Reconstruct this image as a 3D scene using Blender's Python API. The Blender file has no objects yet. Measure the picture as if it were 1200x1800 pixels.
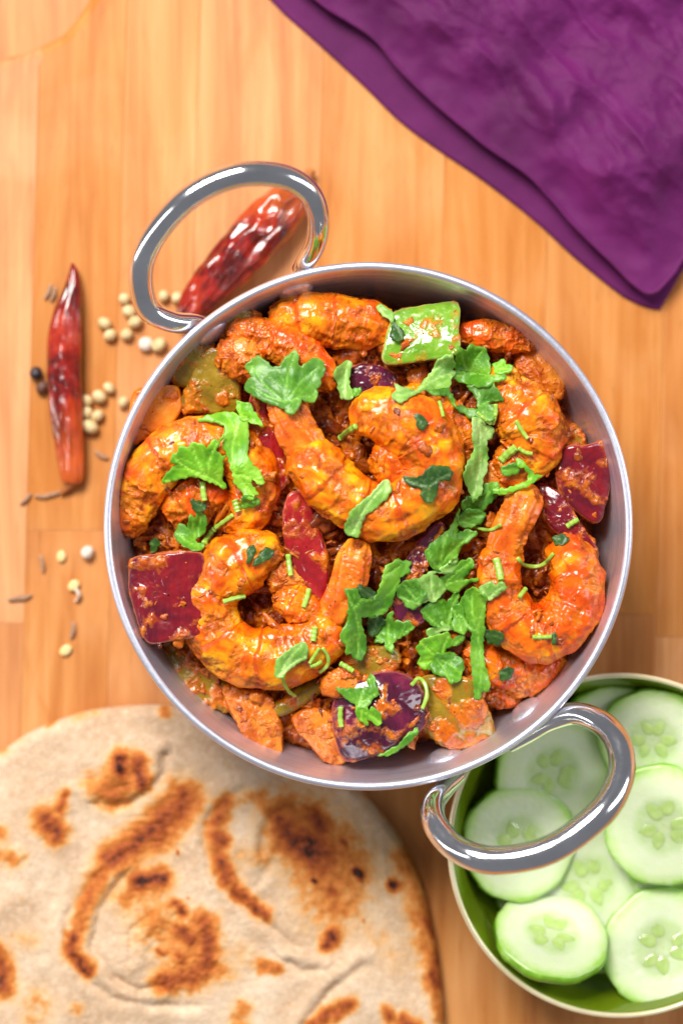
import bpy, math, random
import numpy as np
from mathutils import Vector
from mathutils.geometry import delaunay_2d_cdt
random.seed(7); RNG = np.random.default_rng(7)
S = bpy.context.scene; COL = S.collection
PX = 0.16            # millimetres per photograph pixel at the height of the bowl's rim
Z0, DIST = 55.0, 700.0
# ------------------------------------------------------------------ camera
cam = bpy.data.cameras.new('camera'); co = bpy.data.objects.new('camera', cam); COL.objects.link(co)
co.location = (0, 0, (Z0+DIST)*.001); cam.sensor_fit = 'VERTICAL'; cam.sensor_height = 36; cam.sensor_width = 24
cam.lens = 36*DIST/(1800*PX); cam.clip_start = .01; cam.clip_end = 20
cam.dof.use_dof = True; cam.dof.focus_distance = (DIST+Z0-50)*.001; cam.dof.aperture_fstop = 4.2
S.camera = co
# ------------------------------------------------------------------ world, window light and two added side lamps
w = bpy.data.worlds.new('World'); S.world = w; w.use_nodes = True
w.node_tree.nodes['Background'].inputs[0].default_value = (.90, .92, 1, 1)
w.node_tree.nodes['Background'].inputs[1].default_value = .23
def area(name, loc, sx, sy, power, col, aim=(0, 0, .03)):
    l = bpy.data.lights.new(name, 'AREA'); l.shape = 'RECTANGLE'; l.size = sx; l.size_y = sy; l.energy = power; l.color = col
    o = bpy.data.objects.new(name, l); COL.objects.link(o); o.location = loc
    o.rotation_euler = (Vector(aim)-Vector(loc)).to_track_quat('-Z', 'Y').to_euler()
area('window_light', (-.36, .74, 1.05), .60, .46, 30, (1, .965, .915))
area('added_right_light', (.85, .15, .55), .22, .70, 3.5, (.93, .96, 1))  # added lamp, no window there: gives the metal contrast from the right
area('added_left_strip', (-.95, -.10, .55), .10, .8, 2.6, (1, .98, .95))  # added narrow lamp, only there to streak the handles on the left
S.view_settings.view_transform = 'Standard'; S.view_settings.look = 'None'; S.view_settings.exposure = 0; S.view_settings.gamma = 1

# ------------------------------------------------------------------ helpers
def W(px, py, z=Z0):                      # photograph pixel at height z (mm) -> place (mm)
    k = PX*(Z0+DIST-z)/DIST
    return np.array([(px-600)*k, (900-py)*k, z]) if np.isscalar(px) else np.stack([(np.asarray(px)-600)*k, (900-np.asarray(py))*k, np.asarray(z)+np.zeros(len(px))], 1)
def toPx(V):
    k = PX*(Z0+DIST-V[:, 2])/DIST
    return V[:, 0]/k+600, 900-V[:, 1]/k
_perm = RNG.permutation(256); _perm = np.concatenate([_perm, _perm]).astype(np.int64)
_g = RNG.normal(size=(256, 3)); _g /= np.linalg.norm(_g, axis=1)[:, None]
def pn(P, sc=1.0, seed=0):
    P = np.asarray(P)*sc+seed*17.37+100
    i = np.floor(P).astype(np.int64); f = P-i; u = f*f*f*(f*(f*6-15)+10); out = 0
    ix, iy, iz = i[:, 0] & 255, i[:, 1] & 255, i[:, 2] & 255
    for a in (0, 1):
        wa = u[:, 0] if a else 1-u[:, 0]
        for b in (0, 1):
            wb = wa*(u[:, 1] if b else 1-u[:, 1])
            pab = _perm[(_perm[(ix+a) & 255]+iy+b) & 255]
            for c in (0, 1):
                g = _g[_perm[(pab+iz+c) & 255]]
                out = out+wb*(u[:, 2] if c else 1-u[:, 2])*(g[:, 0]*(f[:, 0]-a)+g[:, 1]*(f[:, 1]-b)+g[:, 2]*(f[:, 2]-c))
    return out*1.6
def fbm(P, sc, seed=0, o=4):
    r = 0; a = 1
    for k in range(o): r = r+a*pn(P, sc*2**k, seed+k*3); a *= .5
    return r
def billow(P, sc, seed=0, o=3):
    r = 0; a = 1
    for k in range(o): r = r+a*np.abs(pn(P, sc*2**k, seed+k*3)); a *= .5
    return r
def sst(a, b, x): t = np.clip((x-a)/(b-a), 0, 1); return t*t*(3-2*t)
def norms(V, Q):
    n = np.zeros_like(V); d = np.cross(V[Q[:, 2]]-V[Q[:, 0]], V[Q[:, 3]]-V[Q[:, 1]])
    for k in range(4):
        for c in range(3): n[:, c] += np.bincount(Q[:, k], d[:, c], len(V))
    return n/(np.linalg.norm(n, axis=1)[:, None]+1e-12)
def mk(name, V, Q=None, T=None, mat=None, parent=None, attrs=None, smooth=True, origin=None, ngons=None):
    V = np.asarray(V, float)
    if origin is None: origin = np.array([(V[:, 0].min()+V[:, 0].max())/2, (V[:, 1].min()+V[:, 1].max())/2, V[:, 2].min()])
    me = bpy.data.meshes.new(name); me.vertices.add(len(V)); me.vertices.foreach_set('co', ((V-origin)*.001).astype(np.float32).ravel())
    idx = []; st = []; n = 0
    for A in (Q, T):
        if A is not None and len(A):
            A = np.asarray(A, np.int32); idx.append(A.ravel()); st.append(n+np.arange(len(A))*A.shape[1]); n += A.size
    for g in (ngons or []): idx.append(np.asarray(g, np.int32)); st.append(np.array([n])); n += len(g)
    idx = np.concatenate(idx); st = np.concatenate(st)
    me.loops.add(len(idx)); me.loops.foreach_set('vertex_index', idx.astype(np.int32))
    me.polygons.add(len(st)); me.polygons.foreach_set('loop_start', st.astype(np.int32))
    me.polygons.foreach_set('use_smooth', np.full(len(st), smooth))
    me.update(calc_edges=True); me.validate()
    for k, a in (attrs or {}).items():
        at = me.attributes.new(k, 'FLOAT', 'POINT'); at.data.foreach_set('value', np.asarray(a, np.float32))
    if mat: me.materials.append(mat)
    o = bpy.data.objects.new(name, me); COL.objects.link(o)
    loc = Vector(origin*.001)
    if parent is not None: o.parent = parent; loc = loc-parent.location
    o.location = loc
    return o
def tag(o, label=None, cat=None, group=None, kind=None):
    for k, v in (('label', label), ('category', cat), ('group', group), ('kind', kind)):
        if v: o[k] = v
    return o
def empty(name, loc, label, cat, group=None):
    o = bpy.data.objects.new(name, None); o.empty_display_size = .01; COL.objects.link(o); o.location = Vector(loc)*.001
    return tag(o, label, cat, group)
def copy_tree(o, parent=None):
    c = o.copy(); COL.objects.link(c)
    if parent: c.parent = parent
    for ch in [x for x in bpy.data.objects if x.parent == o]: copy_tree(ch, c)
    return c
def spline(pts, n, closed=False):        # Catmull-Rom, even spacing
    p = np.asarray(pts, float)
    q = np.vstack([p[-1], p, p[0], p[1]]) if closed else np.vstack([2*p[0]-p[1], p, 2*p[-1]-p[-2]])
    m = len(p) if closed else len(p)-1; t = np.linspace(0, 1, 24, endpoint=False)[:, None]; out = []
    for i in range(m):
        a, b, c, d = q[i:i+4]
        out.append(.5*((2*b)+(-a+c)*t+(2*a-5*b+4*c-d)*t**2+(-a+3*b-3*c+d)*t**3))
    out = np.vstack(out+[(p[0] if closed else p[-1])[None]])
    L = np.concatenate([[0], np.cumsum(np.linalg.norm(np.diff(out[:, :2], axis=0), axis=1)+1e-9)])
    s = np.linspace(0, L[-1], n, endpoint=not closed)
    return np.stack([np.interp(s, L, out[:, k]) for k in range(p.shape[1])], 1)
def tube(C, rx, rz, m):                   # closed skin round a path; returns V, Q, s, angle, side
    n = len(C); T = np.gradient(C, axis=0); T /= np.linalg.norm(T, axis=1)[:, None]+1e-9
    B = np.cross(np.array([0, 0, 1.]), T); B /= np.linalg.norm(B, axis=1)[:, None]+1e-9; U = np.cross(T, B)
    a = np.linspace(0, 2*np.pi, m, endpoint=False)
    V = C[:, None]+B[:, None]*(np.cos(a)[None, :, None]*rx[:, None, None])+U[:, None]*(np.sin(a)[None, :, None]*rz[:, None, None])
    i = np.arange(n-1)[:, None]*m; j = np.arange(m)[None]; jn = (j+1) % m
    Q = np.stack([i+j, i+jn, i+m+jn, i+m+j], -1).reshape(-1, 4)
    s = np.repeat(np.linspace(0, 1, n), m); ang = np.tile(a, n)
    return V.reshape(-1, 3), Q[:, ::-1], s, ang
def lathe(prof, n, cx, cy):               # profile (r, z) mm, open
    prof = np.asarray(prof, float); a = np.linspace(0, 2*np.pi, n, endpoint=False); m = len(prof)
    V = np.stack([cx+np.outer(np.cos(a), prof[:, 0]), cy+np.outer(np.sin(a), prof[:, 0]), np.tile(prof[:, 1], (n, 1))], -1).reshape(-1, 3)
    i = np.arange(n)[:, None]; j = np.arange(m-1)[None]; k = (i+1) % n
    return V, np.stack([i*m+j, k*m+j, k*m+j+1, i*m+j+1], -1).reshape(-1, 4)
def dseg(X, Y, pts):                      # distance of points to a polyline, fraction, side
    best = np.full(X.shape, 1e9); side = np.zeros(X.shape); p = np.asarray(pts, float)
    for a, b in zip(p[:-1], p[1:]):
        d = b-a; t = np.clip(((X-a[0])*d[0]+(Y-a[1])*d[1])/(d@d+1e-9), 0, 1)
        ex, ey = X-a[0]-t*d[0], Y-a[1]-t*d[1]; r = np.hypot(ex, ey); m = r < best
        best = np.where(m, r, best); side = np.where(m, np.sign(d[0]*ey-d[1]*ex), side)
    return best, side
def inside(X, Y, poly):
    p = np.asarray(poly, float); r = np.zeros(X.shape, bool)
    for (x0, y0), (x1, y1) in zip(p, np.roll(p, -1, 0)):
        if y0 == y1: continue
        r ^= ((y0 > Y) != (y1 > Y)) & (X < (x1-x0)*(Y-y0)/(y1-y0)+x0)
    return r
# map of the food's surface height (photograph pixels / 2)
HM = np.full((900, 600), -1.0); IDM = np.zeros((900, 600), int)
def splat(V, ident):
    x, y = toPx(V); x = np.clip((x/2).astype(int), 0, 599); y = np.clip((y/2).astype(int), 0, 899)
    o = np.argsort(V[:, 2]); x, y, z = x[o], y[o], V[o, 2]
    t = np.full(HM.shape, -1.0); t[y, x] = z
    for _ in range(2):
        f = t.copy()
        for dx, dy in ((1, 0), (-1, 0), (0, 1), (0, -1)): f = np.maximum(f, np.roll(t, (dy, dx), (0, 1)))
        t = np.where(t < 0, f, t)
    m = t > HM; HM[m] = t[m]; IDM[m] = ident
def blur(A, r):
    for ax in (0, 1):
        c = np.cumsum(np.concatenate([np.repeat(A.take([0], ax), r+1, ax), A, np.repeat(A.take([-1], ax), r, ax)], ax), ax)
        n = A.shape[ax]; A = (c.take(range(2*r+1, 2*r+1+n), ax)-c.take(range(0, n), ax))/(2*r+1)
    return A
def maxf(A, r):
    B = A.copy()
    for dx in range(-r, r+1):
        for dy in range(-r, r+1):
            if dx*dx+dy*dy <= r*r: B = np.maximum(B, np.roll(A, (dy, dx), (0, 1)))
    return B
def samp(A, x, y):
    x = np.clip(np.asarray(x)/2-.5, 0, 598.9); y = np.clip(np.asarray(y)/2-.5, 0, 898.9); i = x.astype(int); j = y.astype(int); u = x-i; v = y-j
    return (A[j, i]*(1-u)+A[j, i+1]*u)*(1-v)+(A[j+1, i]*(1-u)+A[j+1, i+1]*u)*v

# ------------------------------------------------------------------ materials
class NT:
    def __init__(s, name):
        s.m = bpy.data.materials.new(name); s.m.use_nodes = True; s.t = s.m.node_tree; s.b = s.t.nodes['Principled BSDF']
    def n(s, ty, **k):
        x = s.t.nodes.new(ty)
        for a, v in k.items(): setattr(x, a, v)
        return x
    def put(s, sock, v):
        if isinstance(v, bpy.types.NodeSocket): s.t.links.new(v, sock)
        else:
            if hasattr(sock.default_value, '__len__') and isinstance(v, (tuple, list)) and len(v) == 3 and len(sock.default_value) == 4: v = (*v, 1)
            sock.default_value = v
    def coord(s, scale=(1, 1, 1), rot=(0, 0, 0), kind='Object'):
        c = s.n('ShaderNodeTexCoord'); m = s.n('ShaderNodeMapping'); s.put(m.inputs[0], c.outputs[kind]); m.inputs['Scale'].default_value = scale; m.inputs['Rotation'].default_value = rot
        return m.outputs[0]
    def noise(s, scale, vec=None, detail=4, rough=.55, dist=0, ty='FBM'):
        x = s.n('ShaderNodeTexNoise'); s.put(x.inputs['Vector'], vec or s.coord()); x.inputs['Scale'].default_value = scale; x.inputs['Detail'].default_value = detail
        x.inputs['Roughness'].default_value = rough; x.inputs['Distortion'].default_value = dist
        return x.outputs['Fac']
    def ramp(s, f, stops, interp='LINEAR'):
        x = s.n('ShaderNodeValToRGB'); x.color_ramp.interpolation = interp; e = x.color_ramp.elements
        while len(e) < len(stops): e.new(.5)
        for q, (p, c) in zip(e, stops): q.position = p; q.color = (*c, 1) if len(c) == 3 else c
        s.put(x.inputs[0], f); return x.outputs[0]
    def mix(s, f, a, b, mode='MIX'):
        x = s.n('ShaderNodeMix', data_type='RGBA', blend_type=mode); s.put(x.inputs[0], f); s.put(x.inputs[6], a); s.put(x.inputs[7], b); return x.outputs[2]
    def math(s, op, a, b=0.0, c=None, clamp=False):
        x = s.n('ShaderNodeMath', operation=op); x.use_clamp = clamp; s.put(x.inputs[0], a); s.put(x.inputs[1], b)
        if c is not None: s.put(x.inputs[2], c)
        return x.outputs[0]
    def attr(s, name): x = s.n('ShaderNodeAttribute', attribute_name=name); return x.outputs['Fac']
    def mr(s, f, a, b, c=0., d=1.):
        x = s.n('ShaderNodeMapRange'); s.put(x.inputs[0], f)
        for i, v in enumerate((a, b, c, d)): x.inputs[i+1].default_value = v
        return x.outputs[0]
    def bump(s, h, dist, strength=1, prev=None):
        x = s.n('ShaderNodeBump'); x.inputs['Strength'].default_value = strength; x.inputs['Distance'].default_value = dist; s.put(x.inputs['Height'], h)
        if prev: s.put(x.inputs['Normal'], prev)
        return x.outputs[0]
    def done(s, **k):
        for a, v in k.items(): s.put(s.b.inputs[a.replace('_', ' ')], v)
        return s.m

SAUCE = [(.25, (.16, .017, .001)), (.40, (.44, .072, .002)), (.54, (.60, .145, .005)), (.68, (.76, .26, .014)), (.84, (.46, .085, .002))]
def food(name, stops, nscale=110, rough=.3, sheen=0, extra=None, rim=None, coat=.24, wet=.00012, sss=0):
    """skin colour from noise, covered by masala where the mesh attribute 'sauce' says so"""
    m = NT(name); v = m.coord()
    base = m.ramp(m.noise(nscale, v, 5, .6, .4), stops)
    if extra: base = extra(m, base, v)
    if rim: base = m.mix(m.math('MULTIPLY', m.attr('rim'), .85), base, rim)
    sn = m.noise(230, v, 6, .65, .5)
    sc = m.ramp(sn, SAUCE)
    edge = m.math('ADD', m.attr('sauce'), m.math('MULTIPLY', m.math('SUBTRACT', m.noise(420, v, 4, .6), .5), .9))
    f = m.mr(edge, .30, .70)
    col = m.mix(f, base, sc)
    sp = m.mr(m.noise(900, v, 2, .5), .70, .74); col = m.mix(m.math('MULTIPLY', sp, .55), col, (.09, .02, .006))
    h1 = m.noise(700, v, 4, .6); h2 = m.noise(1900, v, 3, .6)
    amt = m.math('MULTIPLY', m.math('ADD', m.math('MULTIPLY', f, .85), .15), m.mr(m.noise(95, v, 2), .40, .60, .15, 1.15))
    b = m.bump(m.math('MULTIPLY', h1, amt), .0012, .62); b = m.bump(m.math('MULTIPLY', h2, amt), .0003, .22, b)
    r = m.math('ADD', m.mr(h1, .3, .7, rough-.08, rough+.14), m.math('MULTIPLY', f, -.02))
    k = dict(Base_Color=col, Roughness=r, Normal=b, Coat_Weight=m.math('MULTIPLY', m.math('SUBTRACT', 1.0, m.math('MULTIPLY', f, .6)), coat), Coat_Roughness=.13, Specular_IOR_Level=.40)
    if sss: k.update(Subsurface_Weight=sss, Subsurface_Radius=(.0035, .0015, .0006), Subsurface_Scale=1.0)
    return m.done(**k)
def segs(m, base, v):                     # redder bands at the joints of the tail segments
    f = m.mr(m.math('ADD', m.attr('seg'), m.math('MULTIPLY', m.math('SUBTRACT', m.noise(300, v, 4), .5), .8)), .35, .95)
    return m.mix(m.math('MULTIPLY', f, .85), base, (.58, .065, .003))
MAT = {}
YEL = [(.34, (.58, .060, .002)), (.44, (.80, .14, .002)), (.54, (.91, .26, .003)), (.65, (.96, .46, .007)), (.78, (.86, .20, .003))]
MAT['shrimp'] = food('shrimp_flesh', YEL, 120, .23, extra=segs, sss=.12)
MAT['shrimp_orange'] = food('shrimp_flesh_orange', [(.30, (.50, .035, .002)), (.45, (.76, .095, .002)), (.57, (.88, .18, .003)), (.70, (.94, .36, .006))], 120, .23, extra=segs, sss=.12)
MAT['tail'] = food('shrimp_tail_shell', [(.32, (.55, .06, .004)), (.5, (.80, .16, .007)), (.68, (.92, .34, .018))], 120, .25)
def layers(m, base, v):                   # fine veins running down an onion layer
    g = m.noise(1.0, m.coord((900, 60, 900)), 4, .6, .3); return m.mix(m.mr(g, .45, .8, 0, .10), base, (.50, .05, .05))
def speck(m, base, v):
    g = m.noise(700, v, 2, .5); return m.mix(m.mr(g, .6, .7, 0, .35), base, (.55, .62, .20))
MAT['onion'] = food('red_onion_skin', [(.32, (.065, .003, .014)), (.46, (.14, .004, .012)), (.58, (.24, .007, .012)), (.70, (.12, .010, .040))], 70, .14, extra=layers, rim=(.70, .20, .09), coat=.6)
MAT['onion_dark'] = food('purple_onion_skin', [(.32, (.030, .003, .012)), (.5, (.085, .006, .030)), (.66, (.19, .014, .050))], 80, .14, extra=layers, rim=(.50, .12, .12), coat=.6)
MAT['onion_red'] = food('red_onion_layer', [(.32, (.17, .005, .010)), (.5, (.34, .009, .012)), (.68, (.52, .035, .025))], 60, .14, extra=layers, rim=(.72, .22, .12), coat=.6)
MAT['onion_orange'] = food('cooked_onion', [(.3, (.60, .10, .006)), (.5, (.74, .20, .012)), (.72, (.80, .36, .04))], 60, .3)
MAT['green'] = food('green_pepper_skin', [(.3, (.10, .25, .008)), (.5, (.16, .35, .012)), (.72, (.28, .46, .04))], 60, .24, extra=speck, rim=(.62, .58, .16), coat=.8)
MAT['olive'] = food('olive_pepper_skin', [(.3, (.15, .085, .004)), (.5, (.28, .17, .008)), (.7, (.46, .27, .02))], 80, .22, rim=(.60, .33, .04), coat=.5)
MAT['gravy'] = food('masala_gravy', [(.3, (.085, .009, .001)), (.5, (.22, .030, .002)), (.7, (.46, .10, .006))], 130, .26, coat=.5)
def leafmat(name, a, b, c):
    m = NT(name); v = m.coord()
    col = m.ramp(m.noise(105, v, 4, .6), [(.36, a), (.5, b), (.64, c)])
    col = m.mix(m.math('MULTIPLY', m.attr('vein'), .55), col, tuple(min(1, x*1.7+.05) for x in c))
    col = m.mix(m.mr(m.noise(260, v, 4, .6), .4, .7, 0, .45), col, a)
    h = m.math('ADD', m.math('MULTIPLY', m.noise(420, v, 3), .6), m.math('MULTIPLY', m.attr('vein'), -.8))
    return m.done(Base_Color=col, Roughness=.42, Normal=m.bump(h, .0004, .6), Coat_Weight=.10, Coat_Roughness=.2, Specular_IOR_Level=.4,
                  Subsurface_Weight=.15, Subsurface_Radius=(.0008, .0015, .0004), Subsurface_Scale=1.0)
MAT['leaf'] = leafmat('cilantro_green', (.050, .19, .008), (.095, .29, .011), (.19, .43, .025))
MAT['leaf_bright'] = leafmat('cilantro_bright_green', (.085, .30, .008), (.16, .44, .012), (.28, .57, .03))
MAT['leaf_dusty'] = leafmat('cilantro_dusty_green', (.040, .155, .009), (.080, .245, .014), (.16, .37, .032))
MAT['leaf_pale'] = leafmat('cilantro_pale_green', (.13, .33, .035), (.22, .44, .07), (.38, .58, .17))
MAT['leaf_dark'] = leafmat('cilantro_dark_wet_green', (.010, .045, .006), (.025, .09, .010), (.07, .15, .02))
m = NT('cilantro_stalk_green'); v = m.coord()
MAT['stalk'] = m.done(Base_Color=m.ramp(m.noise(150, v), [(.3, (.20, .42, .03)), (.6, (.40, .62, .09)), (.8, (.62, .74, .30))]), Roughness=.3, Coat_Weight=.3, Normal=m.bump(m.noise(500, v), .0003, .4))

# brushed aluminium and polished steel
def metal(name, col, r0, r1, brushed):
    m = NT(name); c = m.n('ShaderNodeTexCoord'); s = m.n('ShaderNodeSeparateXYZ'); m.put(s.inputs[0], c.outputs['Object'])
    rad = m.math('SQRT', m.math('ADD', m.math('MULTIPLY', s.outputs[0], s.outputs[0]), m.math('MULTIPLY', s.outputs[1], s.outputs[1])))
    ang = m.math('ARCTAN2', s.outputs[1], s.outputs[0]); cb = m.n('ShaderNodeCombineXYZ')
    m.put(cb.inputs[0], m.math('MULTIPLY', rad, 900)); m.put(cb.inputs[1], m.math('MULTIPLY', s.outputs[2], 900)); m.put(cb.inputs[2], m.math('MULTIPLY', ang, 1.6))
    st = m.noise(1.0, cb.outputs[0], 3, .6); bl = m.noise(45, m.coord(), 5, .6); fi = m.noise(900, m.coord(), 3, .6)
    f = st if brushed else bl
    cc = m.mix(m.mr(m.math('ADD', m.math('MULTIPLY', f, .6), m.math('MULTIPLY', bl, .4)), .35, .65), tuple(x*.80 for x in col), col)
    h = m.math('ADD', m.math('MULTIPLY', st, 1.0 if brushed else .0), m.math('MULTIPLY', fi, .25))
    return m.done(Base_Color=cc, Metallic=.86 if brushed else 1.0, Roughness=m.mr(m.math('ADD', m.math('MULTIPLY', f, .5), m.math('MULTIPLY', fi, .5)), .3, .7, r0, r1), Normal=m.bump(h, .00012 if brushed else .00004, .5))
MAT['alu'] = metal('brushed_aluminium', (.80, .815, .95), .34, .52, True)
MAT['steel'] = metal('polished_handle_steel', (.88, .88, .90), .08, .20, False)

# wood
def wood(name, dark=1.0):
    m = NT(name); oi = m.n('ShaderNodeObjectInfo'); rnd = oi.outputs['Random']; c = m.n('ShaderNodeTexCoord')
    add = m.n('ShaderNodeVectorMath', operation='ADD'); cb = m.n('ShaderNodeCombineXYZ'); m.put(cb.inputs[0], m.math('MULTIPLY', rnd, 3.7)); m.put(cb.inputs[1], m.math('MULTIPLY', rnd, 9.1))
    m.put(add.inputs[0], c.outputs['Object']); m.put(add.inputs[1], cb.outputs[0])
    def mp(sx, sy): x = m.n('ShaderNodeMapping'); m.put(x.inputs[0], add.outputs[0]); x.inputs['Scale'].default_value = (sx, sy, sx); return x.outputs[0]
    broad = m.noise(1.0, mp(46, 6.5), 4, .55, 1.8); grain = m.noise(1.0, mp(420, 9), 5, .6, .6); fine = m.noise(1.0, mp(1500, 60), 3, .6)
    fig = m.noise(1.0, mp(22, 14), 3, .5, .8)
    col = m.ramp(m.math('ADD', m.math('MULTIPLY', broad, .68), m.math('MULTIPLY', grain, .32)), [(.32, (.42*dark, .135*dark, .034*dark)), (.45, (.57*dark, .215*dark, .060*dark)), (.57, (.67*dark, .285*dark, .092*dark)), (.70, (.75*dark, .365*dark, .140*dark))])
    col = m.mix(m.mr(fig, .5, .8, 0, .45), col, (.79*dark, .43*dark, .21*dark))
    pore = m.mr(m.noise(1.0, mp(1300, 110), 2, .5), .66, .74); col = m.mix(m.math('MULTIPLY', pore, .35), col, (.36, .13, .04))
    kn = m.mr(m.noise(1.0, mp(48, 13), 3, .5, 2.5), .56, .72); col = m.mix(m.math('MULTIPLY', kn, .45), col, (.50, .17, .045))
    hs = m.n('ShaderNodeHueSaturation'); m.put(hs.inputs['Color'], col); m.put(hs.inputs['Value'], m.mr(rnd, 0, 1, .86, 1.06)); m.put(hs.inputs['Saturation'], m.mr(rnd, 0, 1, 1.06, .94))
    return m.done(Base_Color=hs.outputs[0], Roughness=m.mr(grain, .3, .7, .36, .50), Normal=m.bump(m.math('ADD', grain, m.math('MULTIPLY', fine, .4)), .00012, .5), Specular_IOR_Level=.30)
MAT['wood'] = wood('honey_wood')

# ------------------------------------------------------------------ table and board of glued staves
V = np.array([[-900, -900, -9], [900, -900, -9], [900, 900, -9], [-900, 900, -9.]])
tag(mk('table_top', V, Q=[[0, 1, 2, 3]], mat=MAT['wood'], origin=np.array([0, 0, -9.])), kind='structure')
board = empty('cutting_board', (0, 0, -8.9), 'honey coloured wooden board of glued staves under everything, scooped at its top left corner', 'cutting board')
CUT = spline([(-110, 150), (-40, 119), (0, 106), (54, 90), (106, 66), (130, 42), (154, 8), (178, -40), (205, -120)], 60)
def stave(x0, x1, y0, y1):
    sl = lambda x, y: x-(y-900)*.028
    cy = lambda x: float(np.interp(x, CUT[:, 0], CUT[:, 1])) if x < 205 else -1e9
    o = []; cut = False
    for k in range(15):                   # the scooped corner cuts the staves it meets
        bx = x0+(x1-x0)*k/14; y = y0
        for _ in range(12): y = max(y0, cy(sl(bx, y)))
        o.append((sl(bx, y), y, 15.0 if y > y0 else 1.0))
    ya, yb = o[0][1], o[-1][1]
    for k in range(1, 30): y = yb+(y1-yb)*k/30; o.append((sl(x1, y), y, 1.0))
    for k in range(0, 9): bx = x1+(x0-x1)*k/8; o.append((sl(bx, y1), y1, 1.0))
    for k in range(1, 30): y = y1+(ya-y1)*k/30; o.append((sl(x0, y), y, 1.0))
    P = np.array(o); xy = P[:, :2]; d = np.roll(xy, -1, 0)-np.roll(xy, 1, 0); nn = np.stack([-d[:, 1], d[:, 0]], 1); nn /= np.linalg.norm(nn, axis=1)[:, None]+1e-9
    for q_ in np.where(P[:, 2] > 5)[0]:
        mm_ = (cy(xy[q_, 0]+2)-cy(xy[q_, 0]-2))/4; nn[q_] = np.array([-mm_, 1])/math.hypot(mm_, 1)
    rows = []
    for k, (f, z) in enumerate([(0, -8.8), (0, -.16), (.3, -.05), (1, 0.)]):
        big = P[:, 2] > 5; zz = np.where(big & (k == 1), -3.2, np.where(big & (k == 2), -.9, z))
        q = xy+nn*(P[:, 2]*f)[:, None]+nn*.12; rows.append(np.array([W(a, b, c) for (a, b), c in zip(q, zz)]))
    n = len(P); V = np.vstack(rows); Q = []
    for k in range(3):
        i = np.arange(n); j = (i+1) % n; Q.append(np.stack([k*n+i, (k+1)*n+i, (k+1)*n+j, k*n+j], 1))
    o = mk('plank', V, Q=np.vstack(Q), ngons=[list(range(3*n, 4*n))[::-1]], mat=MAT['wood'], parent=board, smooth=False)
    return o
cols = [-260, -110, 48, 198, 327, 546, 764, 948, 1156, 1292, 1420]
joints = {48: [933], -110: [1095], 198: [800], 327: [1010], 546: [700], 764: [760], 948: [1080], 1156: [1120], -260: [500]}
for a, b in zip(cols[:-1], cols[1:]):
    ys = [-260]+joints.get(a, [])+[2060]
    for y0, y1 in zip(ys[:-1], ys[1:]): stave(a, b, y0, y1)

# ------------------------------------------------------------------ aluminium serving bowl
BC = W(647, 925, 55.); R = 467*PX
def inner_r(z): return np.interp(z, [5, 6, 9, 18, 28, 40, 50, 55], [20, 40, 52.5, 62, 66.4, 69.6, 71.3, 71.8])
def wallz(rmm): return np.interp(rmm, [0, 40, 52.5, 62, 66.4, 69.6, 71.3, 71.8], [5, 6, 9, 18, 28, 40, 50, 55])
prof = [(0, 5)]+[(float(inner_r(z)), z) for z in np.concatenate([[5.1], np.linspace(6, 54, 40)])]
prof = list(map(tuple, spline(np.array([(0, 5), (20, 5.05), (40, 6), (52.5, 9.3), (62, 18), (66.4, 28), (69.6, 40), (71.4, 50), (72.0, 53.2)]), 60)))
lip = [(72.1+1.2*(1-math.cos(t)), 53.6+1.3*math.sin(t)) for t in np.linspace(.1, math.pi*1.2, 14)]
outer = [(73.4, 52.3), (72.4, 45), (71, 38), (68.3, 27), (63, 16), (53.5, 6), (46, 2.2), (41, .4), (0, .3)]
bowl = empty('metal_serving_bowl', (BC[0], BC[1], 0), 'round brushed aluminium serving bowl with two ring handles, full of shrimp curry', 'bowl')
V, Q = lathe(prof+lip+outer, 256, BC[0], BC[1]); mk('body', V, Q=Q[:, ::-1], mat=MAT['alu'], parent=bowl, origin=np.array([BC[0], BC[1], 0.]))
def handle(pts):                          # px, py, z, radius px
    C = spline(pts, 150); P = np.array([W(a, b, c) for a, b, c, _ in C]); r = C[:, 3]*PX
    T = np.gradient(P, axis=0); T /= np.linalg.norm(T, axis=1)[:, None]
    Bv = np.array([1., 0, 0]); Bv -= T[0]*(Bv@T[0]); Bv /= np.linalg.norm(Bv); m = 40; a = np.linspace(0, 2*np.pi, m, endpoint=False); V = []
    for p, t, q in zip(P, T, r):
        Bv = Bv-t*(Bv@t); Bv /= np.linalg.norm(Bv); U = np.cross(t, Bv); V.append(p+q*(np.cos(a)[:, None]*Bv+np.sin(a)[:, None]*U))
    V = np.vstack(V); i = np.arange(149)[:, None]*m; j = np.arange(m)[None]; jn = (j+1) % m
    Q = np.stack([i+j, i+jn, i+m+jn, i+m+j], -1).reshape(-1, 4)
    return mk('handle', V, Q=Q, mat=MAT['steel'], parent=bowl)
handle([(368, 572, 46, 12), (345, 568, 49, 16.5), (303, 566, 54, 19.5), (264, 547, 58, 20.5), (250, 510, 62, 21), (249, 468, 66, 21.5), (261, 432, 69, 21.5), (286, 394, 72, 21.5), (323, 355, 75, 21.5), (370, 325, 76, 21.5), (420, 308, 77, 21.5), (468, 306, 76, 21.5), (510, 315, 74, 21), (541, 337, 71, 20.5), (557, 368, 67, 20), (560, 402, 62, 19.5), (552, 435, 56, 18.5), (536, 462, 51, 17), (524, 474, 47, 12)])
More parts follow.
